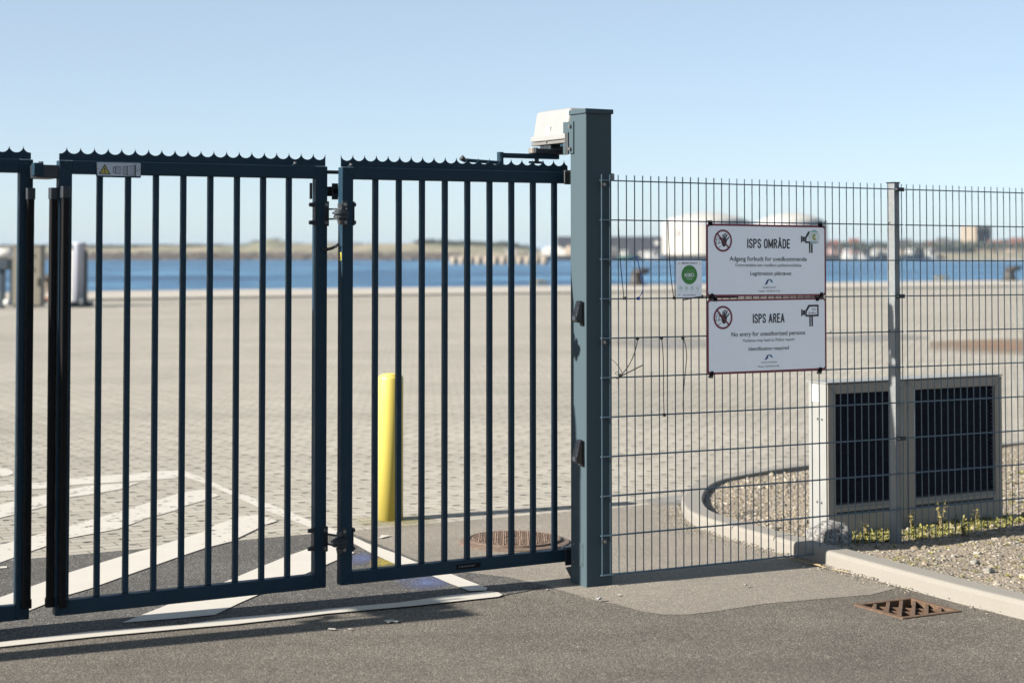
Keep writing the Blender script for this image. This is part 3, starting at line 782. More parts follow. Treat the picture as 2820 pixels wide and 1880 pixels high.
# rusty drain grate
T = Thing('drain_grate', 'square rusty iron drain grate set in the asphalt by the kerb', 'drain grate', g_hole_c.x, g_hole_c.y, 0, framed=False)
fr = MB()
for a0, a1, b0, b1 in ((-GR, GR, -GR, -GR + .028), (-GR, GR, GR - .028, GR), (-GR, -GR + .028, -GR + .028, GR - .028), (GR - .028, GR, -GR + .028, GR - .028)):
    c4 = [gq(a0, b0), gq(a1, b0), gq(a1, b1), gq(a0, b1)]
    fr.hexa([(x, y, -.04) for x, y in c4] + [(x, y, .007) for x, y in c4])
T.part('frame', fr, 'rust', bev=.003)
e1 = Vector((math.cos(R(76)), math.sin(R(76)), 0)); e2 = Vector((e1.y, -e1.x, 0))
def diag(a, b, z): p = g_hole_c + e2 * a + e1 * b; return (p.x, p.y, z)
for t_ in (-.15, -.09, -.03, .03, .09, .15):        # ribs along the corner diagonal
    L = (GR - .028) * math.sqrt(2) - abs(t_) - .004
    mb = MB().hexa([diag(t_ - .009, -L, -.035), diag(t_ + .009, -L, -.035), diag(t_ + .009, L, -.035), diag(t_ - .009, L, -.035), diag(t_ - .009, -L, .004), diag(t_ + .009, -L, .004), diag(t_ + .009, L, .004), diag(t_ - .009, L, .004)])
    T.part('rib', mb, 'rust', bev=.002)
L = (GR - .03) * math.sqrt(2)
for yy in (-.04, .045):
    q0 = L - abs(yy); mb = MB().hexa([diag(-q0, yy - .008, -.030), diag(q0, yy - .008, -.030), diag(q0, yy + .008, -.030), diag(-q0, yy + .008, -.030), diag(-q0, yy - .008, -.006), diag(q0, yy - .008, -.006), diag(q0, yy + .008, -.006), diag(-q0, yy + .008, -.006)])
    T.part('cross_rib', mb, 'rust', bev=.002)
pit = MB(); c4 = [gq(-GR, -GR), gq(GR, -GR), gq(GR, GR), gq(-GR, GR)]
pit.add([(x, y, -.001) for x, y in c4] + [(x, y, -.35) for x, y in c4], [(0, 1, 5, 4), (1, 2, 6, 5), (2, 3, 7, 6), (3, 0, 4, 7), (4, 5, 6, 7)])
T.part('pit', pit, 'pit')

# manhole
mc = Vector((*ground(1416, 1494), 0))
T = Thing('manhole_cover', 'round rusty manhole cover with raised studs beyond the gate', 'manhole cover', mc.x, mc.y, 0.012, framed=False)
mb = MB(); mb.lathe([(.318, -.012), (.318, -.002), (.285, .004), (.280, .004), (.10, .004)], (mc.x, mc.y, .013), 64); T.part('frame', mb, 'rustpale', smooth=False)
mb = MB(); mb.lathe([(.272, .0), (.272, .010), (.266, .012), (.256, .012), (.252, .008), (.05, .008)], (mc.x, mc.y, .0175), 64)
cov = T.part('cover', mb, 'rustpale')
mb = MB()
for i in range(-10, 11):
    for j in range(-10, 11):
        x = i * .0235 + (j % 2) * .01175; y = j * .0235
        if math.hypot(x, y) > .235 or (abs(x) < .05 and abs(y) < .03): continue
        cx, cy = mc.x + x, mc.y + y; q = A + (0.5 if (i + j) % 2 else -.5)
        e = [(cx + .0085 * math.cos(q + k_ * math.pi / 2), cy + .0085 * math.sin(q + k_ * math.pi / 2)) for k_ in range(4)]
        mb.hexa([(a, b, .0255) for a, b in e] + [(a * .8 + cx * .2, b * .8 + cy * .2, .034) for a, b in e])
T.part('stud_pattern', mb, 'rustpale', parent=cov)
mb = MB().box(mc.x + .04, mc.x + .075, mc.y - .05, mc.y - .035, .0262, .0268); T.part('lift_slot', mb, 'pit', parent=cov)

# yellow bollard
bx, by = ground(1073, 1437); by += .078
T = Thing('bollard', 'yellow steel bollard standing at the paving edge behind the gate', 'bollard', bx, by, 0, framed=False)
HB = EYE - (1027.5 - HOR) / FPX * by - .01
mb = MB().lathe([(.0785, 0), (.0785, HB - .02), (.076, HB - .008), (.068, HB)], (bx, by, 0), 48); T.part('post', mb, 'yellow', smooth=True)
o_ = T.o.children[0]
for p in o_.data.polygons:
    if abs(p.normal.z) > .9: p.use_smooth = False
mb = MB().lathe([(.068, HB - .0005), (.05, HB + .010), (.02, HB + .014), (.004, HB + .015)], (bx, by, 0), 48); T.part('cap', mb, 'yellow', smooth=True)

# ================================================================== gate post
DF = 0.018
sPL = PL(1614, 800, DF)[0]; sPR = PL(1685, 800, DF)[0]
dPB = SLN(1571, 800, sPL)[0]
zcap0 = PL(1614, 312, DF)[1]; zcap1 = PL(1614, 298.5, DF)[1]
GD = dPB + 0.100                       # gate plane
GB = GD + 0.085                        # the middle leaf hangs a little further back
sBL, _ = PL(159, 900, GB - .025); sBR, _ = PL(901, 900, GB - .025)
sAL, _ = PL(941, 900, GD - .025)
GC = GB + 0.12                         # and the other half of the gate further still
sC_R, _ = PL(88, 900, GC - .025)
SG = (sBL + sC_R) / 2                  # middle of the gateway, mirror line
def gate_post(mirror, label):
    T = Thing('gate_post', label, 'gate post', (sPL + sPR) / 2, (DF + dPB) / 2, 0, 'square posts at the two ends of the gate', mirror=mirror)
    sh = T.part('shaft', MB().box(sPL, sPR, DF, dPB, -.05, zcap0 + .004), 'post', bev=.004)
    T.part('cap', MB().box(sPL - .008, sPR + .008, DF - .008, dPB + .008, zcap0, zcap1), 'post', bev=.004)
    d0, z0 = SLN(1589, 1360, sPL)
    # mounting plate of the opener on the left face
    da, za = SLN(1567, 335, sPL - .006); db, zb = SLN(1579, 423, sPL - .006)
    pl = T.part('mounting_plate', MB().prism([(db, zb), (db, za), (dPB + .06, za), (dPB + .06, zb)], sPL - .008, sPL - .0005, 'yz'), 'post', bev=.003)
    for zz in (za - .025, zb + .025):
        mb = MB().tube([(sPL - .008, db + .022, zz), (sPL - .020, db + .022, zz)], .0095, 6)
        T.part('bolt', mb, 'zinc', parent=pl)
    mb = MB().box(sPL - .016, sPL - .0085, dPB + .0, dPB + .030, za - .17, za - .055); T.part('plate_rib', mb, 'steelworn', parent=pl, bev=.002)
    # service hatch low on the left face
    ha, hz1 = SLN(1578, 1488, sPL); hb, hz0 = SLN(1606, 1560, sPL)
    hatch = T.part('service_hatch', MB().prism([(ha, hz0), (ha, hz1), (hb, hz1), (hb, hz0)], sPL - .002, sPL - .0002, 'yz'), 'post', bev=.0006)
    for dd in (ha - .012, hb + .012):
        for zz in (hz0 + .014, hz1 - .014):
            T.part('screw', MB().tube([(sPL - .002, dd, zz), (sPL - .005, dd, zz)], .005, 8), 'zinc', parent=hatch)
    # hinge brackets that carry the first leaf
    for (y0, y1, x0) in ((472, 508, 1553), (1512, 1556, 1556)):
        s0, zt = PL(x0, y0, GD - .03); _, zb_ = PL(x0, y1, GD - .03)
        sh_ = PL(1573, y0, GD - .03)[0]
        br = MB().box(s0, sh_ + .05, GD - .037, GD - .027, zb_, zt).box(s0 + .01, sh_ + .05, GD - .027, GD + .03, zt + .001, zt + .007).box(sh_ + .03, sh_ + .05, dPB - .004, GD - .0375, zb_ + .004, zt - .004)
        T.part('hinge_bracket', br, 'steelworn' if y0 < 900 else 'hinge', bev=.006)
        T.part('hinge_pin', MB().tube([(sh_, GD - .048, zb_ - .03), (sh_, GD - .048, zt + .075)], .009, 8), 'steelworn')
    # stop lug near the ground, behind the hatch
    s0, z0 = PL(1557, 1561, GD); s1, z1 = PL(1572, 1592, GD)
    T.part('stop_lug', MB().prism([(s0, z0), (s1 + .05, z0 + .006), (s1 + .05, z1 - .01), (s1, z1)], dPB - .005, GD, 'xz'), 'gate', bev=.002)
    for zz in (2.15, 2.08, 2.025, 1.97):
        T.part('bolt', MB().tube([(sPR, DF + .05, zz), (sPR + .007, DF + .05, zz)], .006, 6), 'zinc')
    s0, zt = PL(1689, 478, DF + .02); _, zb_ = PL(1689, 497, DF + .02)
    T.part('fence_bracket', MB().box(sPR, sPR + .022, DF + .004, DF + .030, zb_, zt), 'zinc', bev=.005)
    return T
gate_post(None, 'tall square anthracite gate post with flat cap between gate and wire fence')
gate_post(SG, 'square anthracite gate post at the far left end of the gate').o.location += N * .09

# gate opener, fixed behind the top of the post
def gate_opener(mirror, label):
    s0 = sPL - .012
    d0, zl = SLN(1558, 382, s0); d1, zl2 = SLN(1463, 392, s0)
    zt = SLN(1566, 294, s0 + .024)[1] - .004; zb = SLN(1558, 393, s0)[1]
    T = Thing('gate_opener', label, 'gate opener', s0 + .08, (d0 + d1) / 2, zb, 'swing openers on the gate posts', mirror=mirror)
    sw = .165
    mb = MB(); ft = .024
    mb.hexa([(s0, d0, zl), (s0 + sw, d0, zl), (s0 + sw, d1, zl), (s0, d1, zl), (s0 + ft, d0 - .0, zt), (s0 + sw - ft, d0 - .0, zt), (s0 + sw - ft, d1 - .008, zt), (s0 + ft, d1 - .008, zt)])
    hs = T.part('housing', mb, 'motor', bev=.022)
    hs.modifiers['bevel'].segments = 5
    hs.modifiers['bevel'].angle_limit = R(30)
    sk = T.part('housing_skirt', MB().box(s0 - .004, s0 + sw + .004, d0, d1 + .004, zl - .001, zl + .028), 'motor', bev=.005)
    T.part('base_plate', MB().box(s0 - .001, s0 + sw + .001, d0, d1, zb, zl - .004), 'alu', bev=.003)
    dm, zm = SLN(1510, 362, s0 + .008)
    T.part('sticker', MB().prism([(dm - .025, zm - .02), (dm + .022, zm - .02), (dm + .022, zm + .026), (dm - .025, zm + .026)], s0 + .0035, s0 + .0050, 'yz'), 'sticker')
    T.part('screw', MB().tube([(s0 - .003, dm, zm - .055), (s0 - .008, dm, zm - .055)], .006, 8), 'zinc')
    # gearbox, crank, long arm
    sg = s0 + .055; dg = SLN(1522, 410, sg)[0]
    z1 = SLN(1522, 427, sg)[1]
    T.part('gearbox', MB().box(sg - .045, sg + .045, dg - .05, dg + .06, z1, zb + .001), 'hinge', bev=.006)
    T.part('cable_gland', MB().tube([(s0 + .06, d0 + .03, zb + .002), (s0 + .06, d0 + .03, zb - .03)], .012, 10), 'zinc')
    T.part('cover_bracket', MB().box(s0 + .01, s0 + .11, d0 - .005, d0 + .075, zb - .018, zb - .001), 'gate', bev=.003)
    sa0, za0 = PL(1372, 429, GD + .06); sa1, za1 = PL(1537, 431, GD + .06)
    zc = (za0 + za1) / 2
    cr0 = PL(1467, 418, GD + .06)[0]
    T.part('crank', MB().box(cr0, sg + .03, GD + .03, GD + .09, zc + .013, zc + .040), 'hinge', bev=.004)
    T.part('crank_end', MB().tube([(cr0 + .005, GD + .06, zc + .014), (cr0 + .005, GD + .06, zc + .044)], .026, 16), 'alu', bev=.003)
    arm = T.part('arm', MB().box(sa0, sa1, GD + .045, GD + .075, zc - .013, zc + .012), 'gate', bev=.004)
    T.part('arm_end', MB().tube([(sa0 + .012, GD + .06, zc + .016), (sa0 + .012, GD + .06, zc - .048)], .017, 12), 'gate', parent=arm)
    sk0 = PL(1478, 443, GD + .06)[0]
    T.part('thumb_screw', MB().tube([(sk0, GD + .06, zc - .013), (sk0, GD + .06, zc - .030)], .012, 8).box(sk0 - .045, sk0 + .04, GD + .055, GD + .065, zc - .038, zc - .026), 'hinge', parent=arm)
    if mirror is not None: T.o.location += N * .09
    r0, rz0 = PL(1277, 441, GD + .05); r1, rz1 = PL(1385, 449, GD + .05)
    T.part('push_rod', MB().tube([(r0, GD + .05, rz0), (r1, GD + .05, rz1)], .009, 8), 'gate')
    T.part('rod_end', MB().tube([(r0 - .014, GD + .05, rz0 + .012), (r0 + .010, GD + .05, rz0 - .004)], [.016, .010], 10), 'steelworn')
gate_opener(None, 'cream gate opener box with jointed arm behind the top of the right gate post')
gate_opener(SG, 'cream gate opener box behind the far left gate post')

# safety sensors on the post's left face
for (y0, y1, lb) in ((827, 897, 'upper black wedge shaped sensor on the gate post'), (1209, 1284, 'lower black wedge shaped sensor on the gate post')):
    zt = PL(1605, y0, DF + .03)[1]; zb = PL(1605, y1, DF + .03)[1]; zk = zb + (zt - zb) * .10
    d0, d1 = DF + .018, DF + .056
    T = Thing('photocell', lb, 'sensor', sPL, (d0 + d1) / 2, zb, 'black sensors on the gate post')
    T.part('back_plate', MB().box(sPL - .010, sPL - .0003, d0 - .002, d1 - .008, zb, zt - .006), 'blackgloss', bev=.004)
    p1 = [(sPL - .010, zk), (sPL - .040, zk + .006), (sPL - .047, zk + .018), (sPL - .047, zk + .034), (sPL - .024, zt - .004), (sPL - .010, zt)]
    T.part('housing', MB().prism(p1, d0, d1 + .004, 'xz'), 'blackgloss', bev=.004)
    T.part('lens', MB().box(sPL - .0495, sPL - .0472, d0 + .008, d1 - .004, zk + .016, zk + .036), 'darkglass', bev=.001)

# ================================================================== gate leaves
class G0: pass
LV = {}
for key, gd, a in (('A', GD, ((943, 459.7), (972, 493.8), (936, 1612), (970, 1572.8))), ('C', GC, ((900, 458.1), (857, 491.6), (896, 1617), (863, 1582.5))), ('B', GB, ((900, 458.1), (857, 491.6), (896, 1617), (863, 1582.5)))):
    LV[key] = [PL(x, y, gd - .025)[1] for x, y in a]
PITCHS = PL(706, 440, GB)[0] - PL(671.5, 438, GB)[0]
sA_R = PL(1584, 900, GD)[0] + .06
def spikes(s0, s1, phase_from, z, GD, hv=.030, ht=.060):
    """plate whose upper edge is a row of concave arcs between sharp tips"""
    tips = []
    n0 = phase_from; p = PITCHS
    k0 = int(math.ceil((s0 - n0) / p - 1e-6)); k1 = int(math.floor((s1 - n0) / p + 1e-6))
    tips = [n0 + k * p for k in range(k0, k1 + 1)]
    top = []
    def prof_(x):
        q = ((x - n0) / p) % 1.0; e = min(q, 1 - q)          # distance to the nearest tip in pitches
        a = max(0.0, 1 - ((.5 - e) / .5) ** 2) ** .5          # circular scoop
        return hv + (ht - hv) * (1 - a)
    xs = [s0, s1] + tips
    for t_ in tips:
        for e in (.012, .03, .06, .10, .15, .22, .30, .40, .5):
            xs += [t_ - e * p, t_ + e * p]
    xs = sorted(set(round(x, 5) for x in xs if s0 - 1e-6 <= x <= s1 + 1e-6))
    first, last = tips[0], tips[-1]
    mb = MB(); n = len(xs)
    up = []
    for x in xs:
        y = prof_(x)
        if x < first - p * .5 or x > last + p * .5: y = hv
        up.append(y)
    for d in (GD - .004, GD + .000):
        mb.v += [(x, d, z) for x in xs] + [(x, d, z + y) for x, y in zip(xs, up)]
    for i in range(n - 1):
        mb.f += [(i, i + 1, n + i + 1, n + i), (2 * n + i, 3 * n + i, 3 * n + i + 1, 2 * n + i + 1), (n + i, n + i + 1, 3 * n + i + 1, 3 * n + i), (i, 2 * n + i, 2 * n + i + 1, i + 1)]
    mb.f += [(0, n, 3 * n, 2 * n), (n - 1, 3 * n - 1, 4 * n - 1, 2 * n - 1)]
    return mb
def leaf(s0, s1, nb, label, mirror=None, stiles=(.06, .06), tip_from=None, spike_ends=None, key='A'):
    GD = {'A': globals()['GD'], 'B': GB, 'C': GC}[key]
    zT, zTu, zBo, zBi = LV[key]
    d0, d1 = GD - .025, GD + .025
    T = Thing('gate_leaf', label, 'gate leaf', (s0 + s1) / 2, GD, zBo, 'folding leaves of the anthracite gate', mirror=mirror, shear=(.0022, sAL if key == 'A' else sBR))
    for a, b in ((s0, s0 + stiles[0]), (s1 - stiles[1], s1)):
        T.part('stile', MB().box(a, b, d0, d1, zBo, zT - .0005), 'gate', bev=.004)
    T.part('top_rail', MB().box(s0 + stiles[0], s1 - stiles[1], d0 + .0004, d1 - .0004, zTu, zT), 'gate', bev=.003)
    T.part('bottom_rail', MB().box(s0 + stiles[0], s1 - stiles[1], d0 + .0004, d1 - .0004, zBo - .0005, zBi), 'gate', bev=.003)
    # mitred weld seams in the corners
    wi = s1 - stiles[1] - s0 - stiles[0]
    for i in range(nb):
        c = s0 + stiles[0] + wi * (i + 1) / (nb + 1)
        T.part('bar', MB().box(c - .0125, c + .0125, GD - .0125, GD + .0125, zBi, zTu), 'gate', bev=.002)
    a, b = spike_ends or (s0 + .003, s1 - .003)
    T.part('spike_strip', spikes(a, b, tip_from, zT + .001, GD), 'gate')
    # weld fillets where the bars meet the rails
    return T
sAin = sAL + .06
LA = leaf(sAL, sA_R, 9, 'right anthracite gate leaf hinged to the tall post, black nameplate on its bottom rail', tip_from=sAL + .003, spike_ends=(sAL + .003, PL(1562, 450, GD)[0]))
LB = leaf(sBL, sBR, 8, 'middle anthracite gate leaf with the grey warning plate on its top rail', tip_from=sBR - .003, spike_ends=(sBL + .006, sBR - .003), key='B')
LC = leaf(sBL, sBR, 8, 'anthracite gate leaf cut off by the left edge of the photo', mirror=SG, tip_from=sBR - .003, spike_ends=(sBL + .006, sBR - .003), key='C')
LD = leaf(sAL, sA_R, 9, 'outermost left anthracite gate leaf next to its own post', mirror=SG, tip_from=sAL + .003, spike_ends=(sAL + .003, PL(1562, 450, GD)[0]), key='C')
DG = GD - .025
DB = GB - .025
def seam(T, s, z, ds, dz, dg):
    T.part('weld_seam', MB().prism([(s, z), (s + .0016, z), (s + ds + .0016, z + dz), (s + ds, z + dz)], dg - .0012, dg + .001, 'xz'), 'black')
for T in (LA, LB, LC, LD):
    a, key, dg = (sAL, 'A', DG) if T is LA else (sAL, 'C', GC - .025) if T is LD else (sBL, 'C', GC - .025) if T is LC else (sBL, 'B', DB)
    zT, zTu, zBo, zBi = LV[key]
    seam(T, a + .006, zT - .006, .05, -(zT - zTu - .012), dg); seam(T, a + .006, zBo + .004, .05, zBi - zBo - .006, dg)
zT, zTu, zBo, zBi = LV['B']
seam(LB, sBR - .006, zBo + .004, -.05, zBi - zBo - .006, DB)

# rubber safety edges
def rubber(T, s, d, r, ytop, ybot, x):
    zt = PL(x, ytop, d)[1]; zb = PL(x, ybot, d)[1]
    mb = MB()
    pr = rrect(s - r, s + r, d - r, d + r, r * .55, 4)
    mb.prism(pr, zb, zt, 'xy')
    e = T.part('rubber_edge', mb, 'black', smooth=False)
    for za, zc in ((zt - .045, zt + .006), (zb - .004, zb + .035)):
        T.part('end_cap', MB().prism(rrect(s - r - .003, s + r + .003, d - r - .003, d + r + .003, r * .5, 4), za, zc, 'xy'), 'black' if zc < 1 else 'hinge', parent=e)
rubber(LB, sBL - .019, GB - .004, .0165, 519, 1664, 148)
rubber(LB, sBL + .024, DB - .017, .0165, 515, 1668, 172)
rubber(LC, sBL + .018, GC - .043, .0175, 520, 1668, 80)
# latch at the meeting stiles
s0, zt = PL(97, 452, GB); s1, zb = PL(158, 490, GB)
lt = LC.part('latch', MB().box(2 * SG - s1, 2 * SG - s0, GB - .022, GC + .018, zb, zt), 'hinge', bev=.003)
LC.part('latch_cover', MB().box(2 * SG - s0 - .032, 2 * SG - s0 + .012, GB - .026, GB + .022, zt - .050, zt + .008), 'gate', parent=lt, bev=.004)
LC.part('bolt', MB().tube([(2 * SG - s0 - .025, GB, zt + .008), (2 * SG - s0 - .025, GB, zt + .015)], .011, 6), 'steelworn', parent=lt)

# hinges between the middle and right leaf
def fold_hinge(T, yc):
    sm = (sBR + sAL) / 2; zc = PL(950, yc, DG)[1]
    df = DG - .022
    root = T.part('hinge', MB().box(sBR - .022, sBR + .006, DB - .006, DB + .05, zc - .060, zc + .060), 'hinge', bev=.002)
    T.part('hinge_plate', MB().box(sAL + .0, sAL + .026, DG - .006, DG - .0002, zc - .060, zc + .060), 'hinge', parent=root, bev=.002)
    for zz in (zc - .026, zc + .022):
        T.part('knuckle_arm', MB().prism([(sBR - .012, DB - .012), (sBR + .004, DB - .012), (sAL + .006, df - .022), (sAL + .006, df + .022), (sBR + .004, DB + .02), (sBR - .012, DB + .02)], zz - .004, zz + .004, 'xy'), 'hinge', parent=root, bev=.001)
    T.part('knuckle', MB().lathe([(.020, -.024), (.034, -.022), (.034, -.012), (.030, -.010), (.030, -.004), (.040, -.003), (.040, .006), (.030, .007), (.030, .013), (.022, .015), (.022, .019)], (sAL - .018, df, zc), 20), 'hinge', parent=root)
    T.part('knuckle_arm', MB().box(sAL - .02, sAL + .02, df - .02, df + .02, zc - .008, zc + .006), 'hinge', parent=root, bev=.001)
    T.part('pin_nut', MB().tube([(sAL - .018, df, zc + .026), (sAL - .018, df, zc + .046)], .014, 6), 'steelworn', parent=root)
    T.part('pin_nut', MB().tube([(sAL - .018, df, zc - .055), (sAL - .018, df, zc - .030)], [.012, .017], 12), 'steelworn', parent=root)
    for zz in (zc - .043, zc + .043):
        for ss, dd in ((sBR - .010, DB - .006), (sAL + .014, DG - .006)):
            T.part('bolt', MB().tube([(ss, dd, zz), (ss, dd - .006, zz)], .0085, 8), 'zinc', parent=root)
        T.part('bolt', MB().tube([(sBR - .062, DB + .012, zz), (sBR - .090, DB + .012, zz)], [.012, .0095], 8), 'hinge', parent=root)
        T.part('bolt', MB().tube([(sAL + .061, DG + .012, zz), (sAL + .076, DG + .012, zz)], .010, 8), 'hinge', parent=root)
    T.part('clamp_plate', MB().box(sBR - .0655, sBR - .0602, DB - .002, DB + .03, zc - .058, zc + .058), 'hinge', parent=root, bev=.001)
    T.part('clamp_plate', MB().box(sAL + .0602, sAL + .0655, DG - .002, DG + .03, zc - .058, zc + .058), 'hinge', parent=root, bev=.001)
fold_hinge(LB, 588); fold_hinge(LB, 1487)
# bumper block above the upper hinge
s0, zt = PL(901, 514, GB); s1, zb = PL(943, 541, GB)
bp = LB.part('bumper_block', MB().box(s0, s1, GB - .02, GB + .02, zb, zt), 'black', bev=.003)
c0 = PL(913, 505, GB - .02); c1 = PL(930, 550, GB - .02)
LB.part('bumper_clip', MB().box(c0[0], c1[0], GB - .027, GB - .0205, c1[1], c1[1] + .028).box(c0[0], c1[0], GB - .027, GB - .0205, c0[1] - .028, c0[1]).box(c0[0], c0[0] + .008, GB - .027, GB - .0205, c1[1] + .028, c0[1] - .028), 'hinge', parent=bp, bev=.002)
# link rod near the top
s0, z0 = PL(898, 474, GB); s1, z1 = PL(948, 475, GB)
LB.part('link_rod', MB().tube([(s0, GB, z0), (s1, GB, z1)], .009, 8), 'hinge')
# small plates on top of the spike strips
for T, x0, x1, y, GDx, zT in ((LB, 808, 878, 452, GB, LV['B'][0]), (LA, 962, 1028, 453, GD, LV['A'][0])):
    a, za = PL(x0, y, GDx - .025); b, _ = PL(x1, y, GDx - .025)
    T.part('strip_bracket', MB().box(a, b, GDx - .022, GDx - .005, zT + .0012, zT + .008), 'gate', bev=.001)
    T.part('bracket_bolt', MB().tube([(a + .012, GDx - .016, zT + .0082), (a + .012, GDx - .016, zT + .018)], .007, 8), 'zinc')
LB.part('keeper', MB().box(sBR - .082, sBR - .076, DB + .01, DB + .03, PL(855, 548, GB)[1], PL(855, 504, GB)[1]), 'black')
# spiral cable between the leaves
pts = []; p0 = PL(901, 684, DG + .01); p1 = PL(931, 674, DG + .01)
hel = []
for i in range(15):
    t_ = i / 14
    hel.append((p0[0] + (p1[0] - p0[0]) * t_, DG + .012, p0[1] + (p1[1] - p0[1]) * t_ - .012 * math.sin(math.pi * t_)))
hel = [(a, DB + .01 + (DG - DB) * i / 14, c) for i, (a, b_, c) in enumerate(hel)]
cb = MB().tube(hel, [.0062 if i % 2 else .0088 for i in range(15)], 10)
T = Thing('cable', 'short corrugated black cable bridging the gap between two gate leaves', 'cable', p0[0], DG, p0[1]); T.part('sleeve', cb, 'blackgloss')
# yellow sticker on the side of the right leaf's stile
d0, z1 = SLN(931, 695, sAL); d1, z0 = SLN(940, 717, sAL)
st = LA.part('warning_sticker', MB().prism([(GD - .022, z0), (GD + .022, z0), (GD + .022, z1), (GD - .022, z1)], sAL - .0012, sAL - .0002, 'yz'), 'warn')
LA.part('pictogram', MB().prism([(GD - .014, z0 + .022), (GD, z0 + .040), (GD + .014, z0 + .022)], sAL - .0020, sAL - .0013, 'yz').prism([(GD - .014, z0 + .004), (GD - .014, z0 + .018), (GD + .012, z0 + .018), (GD + .006, z0 + .004)], sAL - .0020, sAL - .0013, 'yz'), 'ink', parent=st)
# black nameplate on the bottom rail
zBo, zBi = LV['A'][2:]
s0, z1 = PL(1257, 1545, DG); s1, z0 = PL(1323, 1561, DG)
zc = (zBo + zBi) / 2
npl = LA.part('nameplate', MB().box(s0, s1, DG - .003, DG - .0002, zc - .012, zc + .012), 'black', bev=.001)
pr = Print(DG - .0034)
for i in range(10):
    x = s0 + .014 + i * .0092; pr.stroke([(x, zc - .004), (x + .004, zc + .004)], .0014, False)
LA.part('lettering', pr.mb, 'plate', parent=npl)

# grey warning plate on the middle leaf
s0, z1 = PL(264.5, 445, DB); s1, z0 = PL(387.5, 492, DB)
zz0 = PL(265, 488, DB)[1]
T = Thing('warning_plate', 'grey warning plate with yellow triangle and fold gate drawings on the top rail', 'warning plate', (s0 + s1) / 2, DB, zz0, shear=(.0022, s0))
H = z1 - zz0; Wd = s1 - s0
body = T.part('plate', MB().prism(rrect(s0, s1, zz0, z1, .006), DB - .006, DB - .0003, 'xz'), 'gate', bev=.001)
fz0 = zz0 + H * .10
face = T.part('face', MB().prism(rrect(s0 + .004, s1 - .003, fz0, z1 - .003, .004), DB - .0068, DB - .0062, 'xz'), 'plate', parent=body)
def wp(x, y): return (s0 + (x - 370) / 1795 * Wd, z1 - (y - 200) / (890 - 200) * H)
pr = Print(DB - .0074)
pr.poly([wp(455, 745), wp(935, 760), wp(700, 300)])
pr.stroke([wp(1040, 430), wp(1150, 415), wp(1320, 410), wp(1315, 715), wp(1150, 710), wp(1040, 675), wp(1040, 430)], .0022)
pr.stroke([wp(1130, 420), wp(1130, 700)], .004); pr.stroke([wp(1045, 435), wp(1045, 680)], .003)
pr.stroke([wp(1430, 400), wp(1580, 380), wp(1890, 365), wp(1890, 795), wp(1600, 780), wp(1430, 735), wp(1430, 400)], .0022)
pr.stroke([wp(1595, 385), wp(1600, 780)], .0045); pr.stroke([wp(1930, 350), wp(1930, 805)], .0048)
for i in range(6): pr.stroke([wp(1660 + i * 40, 400), wp(1660 + i * 40, 770)], .0008, False)
for i in range(5): pr.stroke([wp(1180 + i * 28, 430), wp(1180 + i * 28, 695)], .0006, False)
for i in range(5): pr.stroke([wp(1465 + i * 24, 420), wp(1465 + i * 24, 725)], .0006, False)
pr.stroke([wp(1870, 285), wp(1905, 320)], .0015); pr.stroke([wp(1925, 275), wp(1925, 320)], .0015); pr.stroke([wp(1995, 285), wp(1955, 320)], .0015)
pr.stroke([wp(2080, 320), wp(2080, 600)], .0015)
T.part('drawing', pr.mb, 'ink', parent=body)
pr = Print(DB - .0080); pr.poly([wp(510, 715), wp(878, 722), wp(700, 385)]); T.part('triangle', pr.mb, 'warn', parent=body)
pr = Print(DB - .0086); pr.poly([wp(672, 470), wp(722, 470), wp(706, 630), wp(684, 630)]); pr.disc(wp(695, 672), .0028, .0028, 16); T.part('exclamation_mark', pr.mb, 'ink', parent=body)
for x, y in ((430, 520), (2012, 555)):
    c = wp(x, y); T.part('rivet', MB().tube([(c[0], DB - .0062, c[1]), (c[0], DB - .010, c[1])], .0032, 10), 'zinc', parent=body)

# ================================================================== wire fence
SLOPE = -0.0059
WZ = [PL(1657, 496.7 + 108.75 * i, 0)[1] for i in range(11)]
sFP0 = PL(2443 + 21, 800, .012)[0]; sFP1 = PL(2479, 800, .012)[0]
Fz = lambda s, z: z + SLOPE * s
T = Thing('wire_fence', 'galvanised double rod wire fence carrying the signs right of the gate post', 'fence', 1.2, 0, 0)
def panel(sa, sb, first=0.0):
    mb = MB()
    for z in WZ:
        for d in (-.0056, .0056):
            mb.tube([(sa - .006, d, Fz(sa, z)), (sb + .006, d, Fz(sb, z))], .0035, 6)
    n = int(round((sb - sa) / .05))
    for i in range(n + 1):
        s = sa + (sb - sa) * i / n
        mb.tube([(s, 0, Fz(s, WZ[-1] - .004)), (s, 0, Fz(s, WZ[0] + .030))], .0029, 6)
    return mb
n1 = int(round((sFP1 + .01) / .05))
T.part('mesh_panel', panel(0, n1 * .05), 'wire')
T.part('mesh_panel', panel((n1 + 1) * .05 - .012, (n1 + 1) * .05 - .012 + 2.5), 'wire')
d0, d1 = .012, .072
zp = PL(2470, 505, .03)[1]
fp = T.part('post', MB().box(sFP0, sFP1, d0, d1, -.02, zp), 'galv', bev=.003)
T.part('post_cap', MB().box(sFP0 - .003, sFP1 + .003, d0 - .003, d1 + .003, zp, zp + .006), 'black', parent=fp, bev=.001)
for i in (0, 3, 7):
    z = Fz(sFP1, WZ[i])
    cl = T.part('clamp', MB().box(sFP0 - .012, sFP1 + .014, -.013, -.0085, z - .012, z + .010).box(sFP1 + .002, sFP1 + .012, -.0085, .06, z - .010, z + .008), 'hinge', bev=.001)
    T.part('bolt', MB().tube([(sFP0 - .006, -.013, z), (sFP0 - .006, -.022, z)], .006, 6), 'zinc', parent=cl)
